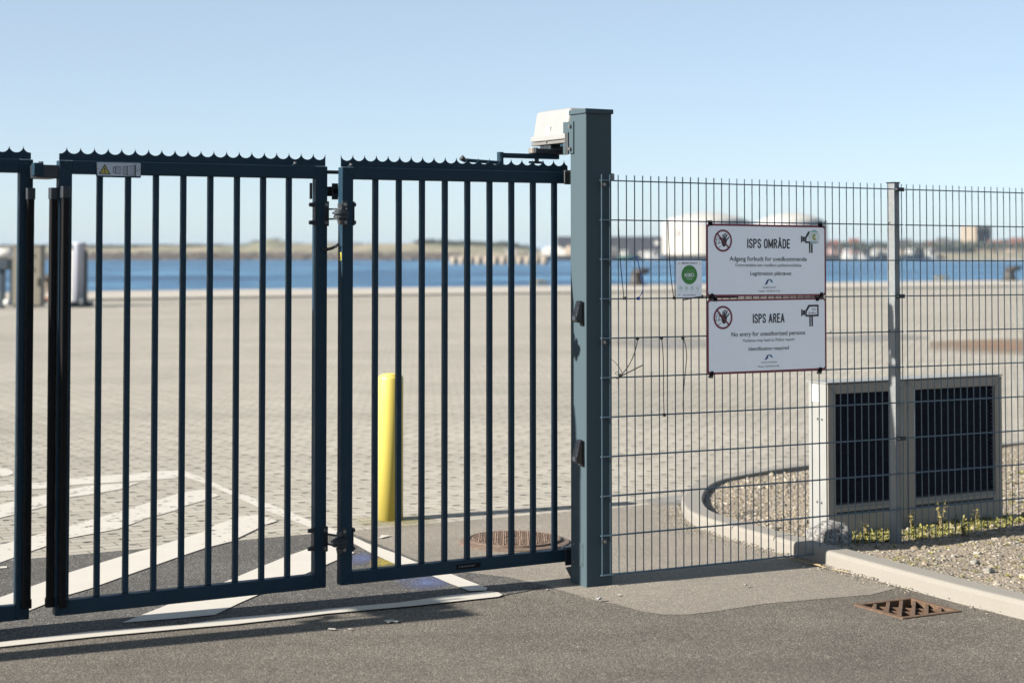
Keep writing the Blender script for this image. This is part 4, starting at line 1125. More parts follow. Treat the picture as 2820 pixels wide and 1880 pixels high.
for i, dz in ((0, -.022), (4, -.020), (9, -.028)):
    z = WZ[i] + dz
    cl = T.part('clip', MB().box(-.008, .020, -.012, -.006, z - .012, z + .012), 'steelworn', bev=.002)
    T.part('bolt', MB().tube([(.010, -.012, z), (.010, -.019, z)], .0065, 8), 'zinc', parent=cl)

# ================================================================== signs on the fence
DS = -.016
def cpx(x, y): return PL(1920 + .3063 * x, 580 + .3063 * y, DS)
def isps_sign(tl, tr, bl, br_, label):
    P4 = [cpx(*p) for p in (tl, tr, bl, br_)]
    s0 = (P4[0][0] + P4[2][0]) / 2; s1 = (P4[1][0] + P4[3][0]) / 2
    sl = ((P4[1][1] - P4[0][1]) + (P4[3][1] - P4[2][1])) / 2 / (s1 - s0)
    zt = P4[0][1]; zb = P4[2][1]
    T = Thing('sign', label, 'sign', (s0 + s1) / 2, DS, (zt + zb) / 2, 'port security signs on the wire fence')
    b = T.part('border', MB().prism(rrect(s0, s1, zb, zt, .022, slope=sl), DS - .0015, DS + .0015, 'xz'), 'maroon')
    f = T.part('face', MB().prism(rrect(s0 + .011, s1 - .011, zb + .011 + sl * .011, zt - .011 + sl * .011, .013, slope=sl), DS - .0022, DS - .0014, 'xz'), 'sign')
    return T, s0, s1, zb, zt, sl
def prohib(T, cx, cy, rx, ry):
    c = cpx(cx, cy); r = (cpx(cx, cy - ry)[1] - cpx(cx, cy + ry)[1]) / 2
    k = r / 100.0
    q = lambda x, y: (c[0] + x * k, c[1] + y * k)
    pr = Print(DS - .0028)
    # hand: palm, four fingers, thumb
    pr.poly([q(-22, 8), q(-14, 16), q(20, 20), q(46, 6), q(38, -28), q(22, -52), q(2, -54), q(-10, -40)])
    for a, b_, wd in ((q(0, 14), q(2, 52), 13), (q(14, 16), q(24, 62), 13), (q(27, 14), q(44, 54), 13), (q(36, 0), q(64, 30), 12)):
        pr.stroke([a, b_], wd * k)
    pr.stroke([q(-16, 4), q(-36, 18)], 11 * k)
    # face outline
    pr.stroke([q(-72, 12), q(-64, 28), q(-48, 34), q(-34, 22), q(-32, 10)], 4 * k); pr.stroke([q(-74, 10), q(-30, 12)], 4 * k)
    pr.stroke([q(-72, 8), q(-66, -14), q(-76, -26), q(-62, -28)], 4 * k)
    pr.stroke([q(-46, -6), q(-38, -2), q(-36, -20), q(-46, -30), q(-52, -18), q(-46, -6)], 4 * k); pr.stroke([q(-36, -20), q(-20, -18)], 4 * k)
    pr.stroke([q(-58, -70), q(-36, -54), q(-16, -50)], 4 * k)
    T.part('pictogram', pr.mb, 'ink')
    pr = Print(DS - .0036); pr.ring(c, r, r, .17 * r); pr.stroke([q(-62, 62), q(62, -62)], 14 * k, False)
    T.part('prohibition_ring', pr.mb, 'maroon')
def clips(T, pts):
    for x, y, up in pts:
        c = cpx(x, y)
        cl = T.part('clip', MB().box(c[0] - .009, c[0] + .009, DS - .009, DS + .012, c[1] - .008 - (.006 if up else 0), c[1] + .010), 'black', bev=.002)
        T.part('clip_jaw', MB().box(c[0] - .007, c[0] + .007, DS - .006, DS + .02, c[1] + (.0102 if not up else -.026), c[1] + (.020 if not up else -.0142)), 'steelworn', parent=cl, bev=.001)
def lines(T, rows, sl):
    for body, x0, x1, ycap, ybase, bold in rows:
        pr = Print(DS - .0028)
        a = cpx(x0, ybase); b_ = cpx(x1, ybase); cz = cpx(x0, ycap)[1] - a[1]
        pr.text(body, a[0], b_[0], a[1], cz, bold, sl)
        T.part('lettering', pr.mb, 'ink')
def arc(cx, cz, rx, rz, a0, a1, n=8): return [(cx + rx * math.cos(R(a0 + (a1 - a0) * i / n)), cz + rz * math.sin(R(a0 + (a1 - a0) * i / n))) for i in range(n + 1)]
# condensed capitals as pen strokes in a cap height of 1; w = advance width
_O = arc(.20, .78, .20, .22, 0, 180) + arc(.20, .22, .20, .22, 180, 360) + [(.40, .78)]
GLY = {'I': (.0, [[(0, 0), (0, 1)]]), 'S': (.38, [arc(.19, .78, .19, .22, 10, 180) + [(.01, .70), (.08, .56), (.30, .44), (.38, .30)] + arc(.19, .22, .19, .22, 0, -180)]),
       'P': (.38, [[(0, 0), (0, 1), (.18, 1)] + arc(.18, .76, .20, .24, 90, -90) + [(0, .52)]]), 'O': (.40, [_O]),
       'M': (.56, [[(0, 0), (0, 1), (.28, .12), (.56, 1), (.56, 0)]]), 'R': (.38, [[(0, 0), (0, 1), (.18, 1)] + arc(.18, .77, .19, .23, 90, -90) + [(0, .54)], [(.18, .54), (.38, 0)]]),
       'A': (.46, [[(0, 0), (.23, 1), (.46, 0)], [(.08, .30), (.38, .30)]]), 'Å': (.46, [[(0, 0), (.23, 1), (.46, 0)], [(.08, .30), (.38, .30)], arc(.23, 1.17, .085, .085, 0, 360, 12)]),
       'D': (.40, [[(0, 0), (0, 1), (.16, 1)] + arc(.16, .74, .24, .26, 90, 0) + arc(.16, .26, .24, .26, 0, -90) + [(0, 0)]]), 'E': (.32, [[(.32, 0), (0, 0), (0, 1), (.32, 1)], [(0, .52), (.28, .52)]])}
def title(T, body, x0, x1, ycap, ybase, sl):
    a = cpx(x0, ybase); b_ = cpx(x1, ybase); cap = cpx(x0, ycap)[1] - a[1]
    gap, sp, pen = .26, .34, .155
    adv = []; x = 0
    for ch in body:
        if ch == ' ': x += sp; continue
        adv.append((ch, x)); x += GLY[ch][0] + gap
    k = (b_[0] - a[0] - pen * cap) / (x - gap); h = cap * (1 - pen)
    pr = Print(DS - .0028)
    for ch, x in adv:
        for st in GLY[ch][1]:
            pts = [(a[0] + pen * cap / 2 + (x + p[0]) * k, a[1] + pen * cap / 2 + p[1] * h) for p in st]
            pr.stroke([(p[0], p[1] + sl * (p[0] - a[0])) for p in pts], pen * cap * (.6 if ch == 'Å' and st is GLY[ch][1][-1] else 1))
    T.part('lettering', pr.mb, 'ink')
def logo(T, x0, x1, y0, y1):
    a = cpx(x0, y1); b_ = cpx(x1, y0); wv, hv = b_[0] - a[0], b_[1] - a[1]
    q = lambda x, y: (a[0] + x * wv, a[1] + y * hv)
    pr = Print(DS - .0028); pr.poly([q(0, 0), q(.12, .10), q(.24, .55), q(.33, .85), q(.46, 1), q(.58, 1), q(.50, .78), q(.40, .30), q(.30, .05), q(.2, 0)]); T.part('emblem', pr.mb, 'navy')
    pr = Print(DS - .0028); pr.poly([q(.60, 1), q(.76, .98), q(.85, .70), q(.93, .45), q(1, .36), q(.80, .36), q(.70, .55), q(.62, .80), q(.55, .9)]); T.part('emblem', pr.mb, 'teal')
def camera_icon(T, x0, y0, y1, sticker):
    base = cpx(x0, y1); top = cpx(x0, y0); k = (top[1] - base[1]) / 195.0
    q = lambda x, y: (base[0] + x * k * 1.18, base[1] + (195 - y) * k)
    pr = Print(DS - .0028)
    pr.poly([q(0, 35), q(16, 48), q(16, 92), q(0, 105)]); pr.poly([q(18, 48), q(38, 48), q(38, 92), q(18, 92)])
    pr.poly([q(40, 52), q(70, 0), q(84, 0), q(84, 17), q(54, 62), q(54, 106), q(40, 106)])
    pr.poly([q(84.1, 0), q(170, 0), q(170, 106), q(156, 106), q(156, 17), q(84.1, 17)])
    pr.poly([q(54.1, 90), q(155.9, 90), q(155.9, 106), q(54.1, 106)])
    pr.poly([q(78, 106.1), q(92, 106.1), q(92, 195), q(78, 195)]); pr.poly([q(98, 106.1), q(114, 106.1), q(114, 195), q(98, 195)])
    T.part('camera_symbol', pr.mb, 'ink')
    return q, k
top_sign, s0, s1, zb, zt, sl = isps_sign((76, 116), (1152, 134), (86, 774), (1160, 768), 'upper white sign with dark red edge reading ISPS OMRÅDE')
title(top_sign, 'ISPS OMRÅDE', 447, 832, 251, 338, sl)
lines(top_sign, [('Adgang forbudt for uvedkommende', 288, 982, 412, 450, .014), ('Overtrædelse kan medføre politianmeldelse', 340, 935, 475, 502, .006), ('Legitimation påkrævet', 475, 845, 547, 580, .014), ('SKAGEN HAVN', 587, 702, 683, 697, .004), ('Telefon: +45 98 44 13 46', 548, 740, 715, 731, 0)], sl)
prohib(top_sign, 229, 270, 84, 100); logo(top_sign, 598, 683, 615, 665)
q, k = camera_icon(top_sign, 931, 187, 380, True)
clips(top_sign, [(119, 122, 0), (1107, 134, 0), (130, 763, 1), (1114, 752, 1)])
cs = cpx(1048, 236)
T = Thing('sticker', 'round pale sticker stuck over the camera symbol of the upper sign', 'sticker', cs[0], DS, cs[1])
rr = 66 * .3063 * 9.2 / FPX
pr = Print(DS - .0034); pr.disc(cs, rr, rr); T.part('disc', pr.mb, 'sticker')
pr = Print(DS - .0040)
for a0 in list(range(55, 130, 11)) + list(range(235, 312, 11)):
    p = (cs[0] + rr * .8 * math.cos(R(a0)), cs[1] + rr * .8 * math.sin(R(a0))); e = R(a0)
    pr.stroke([(p[0] - .004 * math.cos(e), p[1] - .004 * math.sin(e)), (p[0] + .004 * math.cos(e), p[1] + .004 * math.sin(e))], .0045, False)
T.part('worn_print', pr.mb, 'stickert')
pr = Print(DS - .0041); pr.poly([(cs[0] + x * rr, cs[1] + y * rr) for x, y in ((-.35, .1), (-.2, .4), (.1, .45), (.3, .3), (.15, .15), (.05, -.1), (.3, -.3), (.25, -.5), (0, -.5), (-.25, -.35))]); T.part('figure', pr.mb, 'olive')

low_sign, s0, s1, zb, zt, sl = isps_sign((82, 797), (1157, 787), (92, 1475), (1162, 1422), 'lower white sign with dark red edge reading ISPS AREA')
title(low_sign, 'ISPS AREA', 497, 783, 927, 1013, sl)
lines(low_sign, [('No entry for unauthorized persons', 305, 968, 1093, 1131, .014), ('Violation may lead to Police report', 407, 873, 1154, 1181, .006), ('Identification required', 460, 820, 1226, 1258, .014), ('PORT OF SKAGEN', 575, 712, 1358, 1371, .004), ('Phone: +45 98 44 13 46', 546, 732, 1392, 1409, 0)], sl)
prohib(low_sign, 229, 960, 88, 105); logo(low_sign, 598, 682, 1290, 1340)
q, k = camera_icon(low_sign, 933, 847, 1042, False)
for body, xa_, ya_ in (('Video', 104, 49), ('Surveillance', 70, 82)):
    pr = Print(DS - .0034); a = q(xa_, ya_); b_ = q(142, ya_); pr.text(body, a[0], b_[0], a[1], 19 * k, 0)
    low_sign.part('lettering', pr.mb, 'ink')
clips(low_sign, [(162, 800, 0), (1076, 797, 0), (129, 1460, 1), (1104, 1424, 1)])

# small green and white guard sign
def kpx(x, y): return PL(1840 + .0957 * x, 690 + .0957 * y, DS)
a = kpx(240, 285); b_ = kpx(965, 1345); s0, zt = a; s1, zb = b_
zb = kpx(240, 1350)[1]
T = Thing('sign', 'small white upright sign with a green disc reading KIBO', 'sign', (s0 + s1) / 2, DS, (zb + zt) / 2)
T.part('plate', MB().prism(rrect(s0, s1, zb, zt, .008), DS - .0015, DS + .0015, 'xz'), 'sign')
pr = Print(DS - .0022); c = kpx(605, 695); r = (kpx(605, 420)[1] - kpx(605, 970)[1]) / 2; pr.disc(c, r, r, 56); T.part('green_disc', pr.mb, 'green')
pr = Print(DS - .0028)
def row(body, x0, x1, yc, yb, bold): a = kpx(x0, yb); b2 = kpx(x1, yb); pr.text(body, a[0], b2[0], a[1], kpx(x0, yc)[1] - a[1], bold)
for args, ink in ((('KIBO', 468, 740, 652, 755, .012), 'sign'), (('Sikring', 525, 680, 785, 825, 0), 'sign'), (('OMRÅDET SIKRES AF', 375, 830, 342, 385, .006), 'ink'), (('TLF: 70 10 70 77', 420, 790, 1262, 1302, .006), 'ink')):
    pr = Print(DS - .0028); row(*args); T.part('lettering', pr.mb, ink)
pr = Print(DS - .0028)
for i, x in enumerate((362, 522, 682, 845)):
    cc = kpx(x, 1075); pr.ring(cc, .0105, .0105, .0012, 28)
    pr.stroke([(cc[0] - .005, cc[1] - .002), (cc[0] + .005, cc[1] - .002)], .0035)
    if i < 3: pr.disc((cc[0], cc[1] + .003), .003, .003, 12)
    pr.stroke([(cc[0] - .009, kpx(x, 1170)[1]), (cc[0] + .009, kpx(x, 1170)[1])], .0013, False)
T.part('icon_row', pr.mb, 'paleg')
pr = Print(DS - .0028)
for x in (520, 572, 635, 702): pr.ring(kpx(x, 583), .0062, .0062, .0009, 20)
T.part('dot_row', pr.mb, 'paleg')
for x, y, dx in ((320, 368, -110), (890, 372, 80), (320, 1268, -110), (890, 1262, 70)):
    a = kpx(x, y); b2 = kpx(x + dx, y + 14)
    T.part('fixing_wire', MB().tube([(a[0], DS - .004, a[1]), (b2[0], DS + .008, b2[1])], .0013, 5), 'tie')

# cable ties on the fence
def tie(pts, label, mat='tie', r=.0022, knots=()):
    P = [PL(x, y, -.014) for x, y in pts]
    # smooth the path
    Q = [P[0]]
    for a, b in zip(P, P[1:]):
        for t_ in (.33, .66, 1): Q.append((a[0] + (b[0] - a[0]) * t_, a[1] + (b[1] - a[1]) * t_))
    for _ in range(2): Q = [Q[0]] + [((Q[i - 1][0] + 2 * Q[i][0] + Q[i + 1][0]) / 4, (Q[i - 1][1] + 2 * Q[i][1] + Q[i + 1][1]) / 4) for i in range(1, len(Q) - 1)] + [Q[-1]]
    T = Thing('cable_tie', label, 'cable tie', Q[0][0], -.014, Q[0][1], 'cable ties left on the wire fence')
    T.part('strap', MB().tube([(s, -.0135 - .004 * math.sin(i * .5), z) for i, (s, z) in enumerate(Q)], r, 6), mat)
    for x, y in knots:
        c = PL(x, y, -.012); T.part('tie_head', MB().box(c[0] - .006, c[0] + .006, -.020, -.004, c[1] - .008, c[1] + .008), mat, bev=.003)
c8 = lambda x, y: (1550 + .2551 * x, 780 + .2551 * y)
c5 = lambda x, y: (1620 + .3189 * x, 460 + .3189 * y)
tie([c8(*p) for p in ((806, 595), (795, 660), (765, 780), (720, 890), (640, 985))], 'black tie curving down to the knot left of the KIBO sign', knots=[c8(806, 595)])
tie([c8(*p) for p in ((580, 1030), (640, 990), (740, 945), (865, 884))], 'black tie end sticking out right from the knotted bundle', r=.0028, knots=[c8(618, 990)])
tie([c8(*p) for p in ((450, 778), (530, 822), (600, 890), (640, 950), (650, 975), (620, 1000), (590, 990), (568, 975), (580, 955), (600, 960))], 'thin black tie looping into the bundle by the gate post', r=.0014)
tie([c8(*p) for p in ((1065, 585), (1075, 700), (1088, 950), (1092, 1200), (1096, 1425))], 'long straight black tie hanging below the KIBO sign', knots=[c8(1066, 590), c8(1096, 1420)])
tie([c8(*p) for p in ((1295, 575), (1320, 660), (1342, 790), (1325, 980), (1305, 1180), (1291, 1300), (1298, 1355))], 'wavy black tie hanging just left of the ISPS AREA sign', knots=[c8(1296, 590)])
tie([c5(*p) for p in ((266, 448), (255, 490), (268, 640), (285, 860), (310, 1130))], 'slanting black tie nearest the gate post', knots=[c5(312, 1132)])
tie([c5(*p) for p in ((690, 460), (685, 500), (700, 760), (718, 950), (740, 1130))], 'slanting black tie touching the left edge of the KIBO sign', knots=[c5(744, 1130)])
tie([c5(*p) for p in ((340, 798), (385, 782), (412, 768), (430, 790), (455, 920), (472, 1020), (462, 1100), (430, 1132))], 'blue looped tie between the gate post and the KIBO sign', 'bluewire', knots=[c5(432, 1134)])
tie([c5(*p) for p in ((822, 1146), (900, 1130), (985, 1114), (1060, 1120), (1170, 1124), (1290, 1122))], 'black tie lying along the wire under the KIBO sign', r=.0035, knots=[c5(980, 1115)])
for (x, y, lb) in ((2273, 611, 'small curled tie end at the upper right corner of the top sign'), (2449, 614, 'small curled tie high on the thin fence post'), (2449, 911, 'small curled tie at mid height on the thin fence post'), (2287, 915, 'small curled tie right of the lower sign')):
    tie([(x - 3, y + 3), (x - 1, y - 4), (x + 3, y - 2), (x + 2, y + 3), (x - 2, y + 2)], lb, r=.0015)

# ================================================================== louvred casing behind the fence
zg = .025
fl = sd(ground(2280, 1472, zg)); frr = sd(ground(2762, 1424, zg))
sU0, dU = fl[0], (fl[1] + frr[1]) / 2; sU1 = PL(2760, 1200, dU)[0]; sU0 = PL(2280, 1200, dU)[0]
zU = PL(2280, 1057, dU)[1]; DD = .17
T = Thing('ventilation_unit', 'beige metal casing with two dark louvred openings behind the wire fence', 'ventilation unit', (sU0 + sU1) / 2, dU + DD / 2, zg)
sm = PL(2499, 1200, dU)[0]
def zu(y, x=2290): return PL(x, y, dU)[1]
fw = .058
zo1 = zu(1085); zo0 = zu(1389)
body = T.part('casing', MB().box(sU0 + .002, sU1, dU + .045, dU + DD, zg - .03, zU - .004), 'casing')
T.part('side_panel', MB().box(sU0 - .003, sU0 + .0018, dU + .004, dU + DD, zg - .02, zU - .002), 'casingside', bev=.001)
T.part('lid', MB().box(sU0 - .006, sU1 + .004, dU - .004, dU + DD + .02, zU, zU + .008), 'casingside', bev=.002)
for a, b in ((sU0, sm - .002), (sm + .002, sU1)):
    oa, ob = a + fw, b - fw
    f = T.part('front_frame', MB().box(a, oa, dU, dU + .044, zg - .02, zU - .004).box(ob, b, dU, dU + .044, zg - .02, zU - .004).box(oa + .0005, ob - .0005, dU + .0005, dU + .0435, zo1, zU - .0045).box(oa + .0005, ob - .0005, dU + .0005, dU + .0435, zg - .02, zo0 - .03), 'casing', bev=.0015)
    mbs = MB()
    for i in range(26):
        z = zo0 + (zo1 - zo0) * (i + .5) / 26
        mbs.hexa([(oa, dU + .012, z - .012), (ob, dU + .012, z - .012), (ob, dU + .022, z + .006), (oa, dU + .022, z + .006), (oa, dU + .0135, z - .012), (ob, dU + .0135, z - .012), (ob, dU + .0235, z + .006), (oa, dU + .0235, z + .006)])
    mbs.box(oa, ob, dU + .041, dU + .0445, zo0 - .02, zo1)
    T.part('louvre', mbs, 'louvre', parent=f)
    sill = T.part('sill', MB().hexa([(oa, dU + .004, zo0 - .0295), (ob, dU + .004, zo0 - .0295), (ob, dU + .04, zo0 - .0295), (oa, dU + .04, zo0 - .0295), (oa, dU + .004, zo0 - .010), (ob, dU + .004, zo0 - .010), (ob, dU + .04, zo0), (oa, dU + .04, zo0)]), 'casingside', parent=f)
    T.part('drain_slot', MB().box(oa + .004, ob - .02, dU - .0012, dU + .0002, zo0 - .062, zo0 - .048), 'hinge', parent=f)
    for (sa, sb) in ((a, oa), (b, ob)):
        T.part('mitre_seam', MB().prism([(sa, zU - .006), (sa + .002, zU - .006), (sb + .002, zo1), (sb, zo1)], dU - .0012, dU + .0002, 'xz'), 'ink', parent=f)
ds0, zs1 = SLN(2236, 1058, sU0); ds1, zs0 = SLN(2254, 1105, sU0)
lab = T.part('label', MB().prism([(ds0, zs0), (ds0, zs1), (ds1, zs1), (ds1, zs0)], sU0 - .0042, sU0 - .0031, 'yz'), 'sign')
T.part('label_print', MB().prism([((ds0 + ds1) / 2 - .010, zs1 - .075), ((ds0 + ds1) / 2 - .010, zs1 - .012), ((ds0 + ds1) / 2 - .016, zs1 - .012), ((ds0 + ds1) / 2 - .016, zs1 - .075)], sU0 - .0052, sU0 - .0043, 'yz'), 'red', parent=lab)
for (x, y) in ((2253, 1153), (2265, 1155), (2252, 1381), (2264, 1384)):
    d_, z_ = SLN(x, y, sU0); T.part('vent_hole', MB().box(sU0 - .0042, sU0 - .0031, d_ - .006, d_ + .006, z_ - .006, z_ + .006), 'ink')

# ================================================================== quay furniture
def qpos(x, d=0.0):                     # point above the quay coping seen at pixel column x
    r = ray(x, 760); t_ = (qd + d + N.dot(O - CAM)) / N.dot(r); p = CAM + r * t_
    return p.x, p.y
def mooring(x, sc_, label):
    px, py = qpos(x, 8.2)
    T = Thing('mooring_bollard', label, 'mooring bollard', px, py, .055, 'mooring bollards on the quay edge', framed=False)
    base = T.part('base', MB().lathe([(.42 * sc_, 0), (.40 * sc_, .04), (.26 * sc_, .10), (.20 * sc_, .30 * sc_), (.18 * sc_, .42 * sc_)], (px, py, .056), 20), 'beige' if 'pale' in label else 'iron', smooth=True)
    hd = MB().lathe([(.16 * sc_, .40 * sc_), (.30 * sc_, .45 * sc_), (.34 * sc_, .52 * sc_), (.28 * sc_, .60 * sc_), (.10 * sc_, .63 * sc_)], (px, py, .057), 20)
    hd.v = [(a + .10 * sc_ * max(0, (c - .55)) / .2 + .08 * sc_, b, c) for a, b, c in hd.v]
    T.part('head', hd, 'iron', smooth=True)
mooring(1752, 1.25, 'mooring bollard seen through the fence left of the KIBO sign')
mooring(2780, 1.25, 'mooring bollard near the right edge seen through the wire fence')
mooring(128, 1.15, 'mooring bollard with pale conical base between the two left gate leaves')
for x, y0, lb in ((1490, 777, 'yellow ladder handrail on the quay just left of the gate post'), (2601, 757, 'yellow ladder handrail on the quay seen through the fence right of the signs')):
    px, py = qpos(x, 8.9)
    T = Thing('ladder_handrail', lb, 'handrail', px, py, .055, 'yellow ladder handrails on the quay', framed=False)
    for off in (0, .38):
        q0 = Vector((px, py, 0)) + N * off
        T.part('rail', MB().tube([tuple(q0 + U * a + Vector((0, 0, .055 + b))) for a, b in ((-.26, -.02), (-.26, .18), (-.2, .26), (.2, .26), (.26, .18), (.26, -.02))], .035, 8), 'ladder')
# power pedestal
def pz(y, Z): return EYE - (y - HOR) / FPX * Z
gx, gy = ground(217, 845)
T = Thing('power_pedestal', 'pale grey round service pedestal with globe lamps on the quay', 'pedestal', gx, gy, 0, framed=False)
rp = 15.5 * gy / FPX
zt = pz(668, gy)
T.part('foot', MB().box(gx - .34, gx + .38, gy - .2, gy + .25, 0, .16), 'hull', bev=.02)
T.part('column', MB().lathe([(rp, .16), (rp, zt - .06), (rp * 1.15, zt - .04), (rp * 1.15, zt)], (gx, gy, 0), 28), 'pedestal', smooth=True)
T.part('duct_or_lit_edge', MB().box(gx + rp + .01, gx + rp + .075, gy - .05, gy + .07, .15, zt - .22), 'hull', bev=.01)
T.part('duct_or_lit_edge', MB().box(gx - rp - .09, gx - rp - .01, gy - .05, gy + .05, .15, zt - .22), 'white', bev=.01)  # white strip standing in for the column's sunlit left edge
T.part('globe', MB().lathe([(.02, -.075), (.06, -.05), (.078, 0), (.06, .05), (.02, .075)], (gx + rp + .07, gy, zt - .10), 16), 'white', smooth=True)
T.part('knob', MB().lathe([(.02, -.05), (.05, 0), (.02, .05)], (gx - rp - .04, gy, zt - .16), 12), 'iron', smooth=True)
T.part('fender', MB().lathe([(.03, -.10), (.06, -.07), (.065, .07), (.03, .10)], (gx + .14, gy - .3, .17), 14), 'white', smooth=True)
# cabinet
gx0, gy0 = ground(34, 845); gx1, gy1 = ground(112, 845)
T = Thing('cabinet', 'grey beige electric cabinet on the quay between the left gate leaves', 'cabinet', (gx0 + gx1) / 2, gy0, 0, framed=False)
zt = pz(676, gy0)
cb_ = T.part('body', MB().box(gx0, gx1, gy0, gy0 + .45, .05, zt), 'cabinet', bev=.015)
T.part('plinth', MB().box(gx0 + .02, gx1 - .02, gy0 + .03, gy0 + .42, 0, .05), 'hull')
T.part('side_cover', MB().box(gx0 - .10, gx0 - .004, gy0 + .02, gy0 + .40, .03, zt - .05), 'hull', bev=.01)
T.part('roof', MB().box(gx0 - .02, gx1 + .015, gy0 - .03, gy0 + .47, zt, zt + .03), 'cabinet', bev=.005)
T.part('handle', MB().box(gx1 - .10, gx1 - .05, gy0 - .03, gy0 - .002, .62, .85), 'iron', bev=.008)
for z in (1.45, 1.05): T.part('door_latch', MB().box(gx1 - .24, gx1 - .19, gy0 - .02, gy0 - .002, z, z + .09), 'iron', bev=.008)
# dark frame with white tank at the left edge
gx, gy = ground(6, 850)
T = Thing('tank_stand', 'dark stand carrying a white rounded tank at the far left of the quay', 'tank stand', gx, gy, 0, framed=False)
T.part('tank', MB().tube([(gx - .55, gy + .2, 1.55), (gx - .5, gy + .2, 1.55), (gx + .17, gy + .2, 1.55), (gx + .21, gy + .2, 1.55)], [.10, .16, .16, .09], 20), 'white', smooth=True)
T.part('shelf', MB().box(gx - .7, gx + .16, gy, gy + .4, 1.10, 1.39), 'hull', bev=.03)
T.part('leg', MB().box(gx - .14, gx + .02, gy + .1, gy + .26, 0, 1.10), 'hull', bev=.02)
T.part('leg', MB().box(gx - .7, gx - .55, gy + .1, gy + .26, 0, 1.10), 'hull', bev=.02)
T.part('roller', MB().tube([(gx + .03, gy + .1, .16), (gx + .14, gy + .1, .16)], .10, 16), 'white')
gx, gy = ground(124, 836)
T = Thing('timber', 'orange painted timber lying beside the cabinet on the quay', 'timber', gx, gy, 0, framed=False)
T.part('beam', MB().box(gx - .12, gx + .5, gy, gy + .1, .12, .20), 'orange', bev=.008)
T.part('block', MB().box(gx - .05, gx + .06, gy - .02, gy + .12, 0, .12), 'hull', bev=.01)
T.part('block', MB().box(gx + .3, gx + .42, gy - .02, gy + .12, 0, .12), 'hull', bev=.01)

# ================================================================== far shore
FK = 1.504
ZS = 522.0
def fx(x, Z): return (x - 1410) / FPX * Z
def fz(y, Z): return EYE - (y - HOR) / FPX * Z
# dunes: a height field whose crest follows the photo
crest = [(-900, 678), (0, 678), (230, 680), (360, 679), (580, 677), (680, 674), (712, 665), (742, 656), (778, 664), (815, 671), (860, 671), (900, 668), (960, 672), (1080, 671), (1140, 669), (1200, 670), (1260, 673), (1400, 677), (1470, 688), (1540, 699), (1700, 702), (3600, 702)]
def crest_y(x):
    for (a, ya), (b, yb_) in zip(crest, crest[1:]):
        if a <= x <= b: return ya + (yb_ - ya) * (x - a) / (b - a)
    return 700
from mathutils import noise as mn
v, f = [], []
cols = list(range(-900, 3601, 15)); rows_ = [int(z * FK) for z in (352, 358, 366, 376, 388, 402, 440, 520, 700)]
for i, x in enumerate(cols):
    X = fx(x, 400 * FK)
    zc = fz(crest_y(x) + 1.5 * mn.noise((x * .01, 0, 0)), 402 * FK)
    for Z in rows_:
        t_ = min(1, max(0, (Z - 352 * FK) / 75)); t_ = t_ ** 1.4
        z = -.6 + (zc + .6) * t_ + (.25 * mn.noise((X * .12, Z * .1, 0)) if 352 * FK < Z < 402 * FK else 0)
        if Z > 403 * FK: z = zc - (Z - 402 * FK) * .012
        v.append((X * Z / 400 / FK, Z, z))
m_ = len(rows_)
for i in range(len(cols) - 1):
    for j in range(m_ - 1): f.append((i * m_ + j, (i + 1) * m_ + j, (i + 1) * m_ + j + 1, i * m_ + j + 1))
o = link_mesh('dunes', v, f, M['dune'], smooth=True); tagged(o, kind='structure')
# rock armour
items = []
for i in range(3600):
    x = random.uniform(-500, 1262); t_ = random.random()
    Z = ZS + t_ * 8; items.append((fx(x, Z), Z, -1.7 + t_ * 2.1 + random.uniform(-.1, .1), random.uniform(.5, 1.0), random.random() * (0.35 + .65 * t_)))
stone_field('rock_armour', items, 'rock', 'brown boulders of the breakwater along the far waterline', 'rocks')
# scrub on the crest
v, f, col = [], [], []
def tuft(X, Y, z, h, wdt, n):
    for _ in range(n):
        a = random.random() * 6.28; k = len(v); cx, cy, cz = X + random.gauss(0, wdt), Y + random.gauss(0, wdt), z + random.random() * h
        r = h * .35
        for j in range(3):
            v.append((cx + random.uniform(-r, r), cy + random.uniform(-r, r), cz + random.uniform(-r, r)))
        f.append((k, k + 1, k + 2)); col.extend([random.random()] * 3)
for i in range(2600):
    x = random.choice([random.uniform(1150, 1480), random.uniform(1150, 1420), random.uniform(0, 620), random.uniform(150, 560), random.uniform(-400, 1000), random.uniform(2280, 2900)])
    Z = random.uniform(396, 430) * FK; X = fx(x, Z); h = random.uniform(.35, 1.1) * (1.5 if 1150 < x < 1500 else 1) * (2.2 if x > 2280 else 1)
    tuft(X, Z, (fz(crest_y(x), 402 * FK) - .3) if x < 1500 else fz(684 if x > 2280 else 690, Z), h, 1.1, 12)
o = leaf_obj('scrub', v, f, col, 'scrub'); tagged(o, 'dark green scrub along the top of the far dunes', 'scrub', kind='stuff')
def conifer(x, Z, ytop, ybot, label):
    Z *= FK
    X = fx(x, Z); z0 = fz(ybot, Z); z1 = fz(ytop, Z); T = Thing('tree', label, 'tree', X, Z, z0, 'single trees on the far shore', framed=False)
    T.part('trunk', MB().tube([(X, Z, z0 - .5), (X, Z, z1 - .3)], [.12, .04], 6), 'straw')
    vv, ff, cc = [], [], []
    h = z1 - z0
    for i in range(300):
        t_ = random.random() ** .7; r = (1 - t_) * h * .38 * random.random() ** .5; a = random.random() * 6.28; k = len(vv)
        cx, cy, cz = X + r * math.cos(a), Z + r * math.sin(a), z0 + t_ * h
        vv += [(cx + random.uniform(-.2, .2) - X, cy + random.uniform(-.2, .2) - Z, cz + random.uniform(-.15, .15) - z0) for _ in range(3)]; ff.append((k, k + 1, k + 2)); cc += [random.random()] * 3
    leaf_obj('crown', vv, ff, cc, 'scrub', T.o)
conifer(243, 405, 674, 688, 'small dark conifer on the far shore right of the service pedestal')
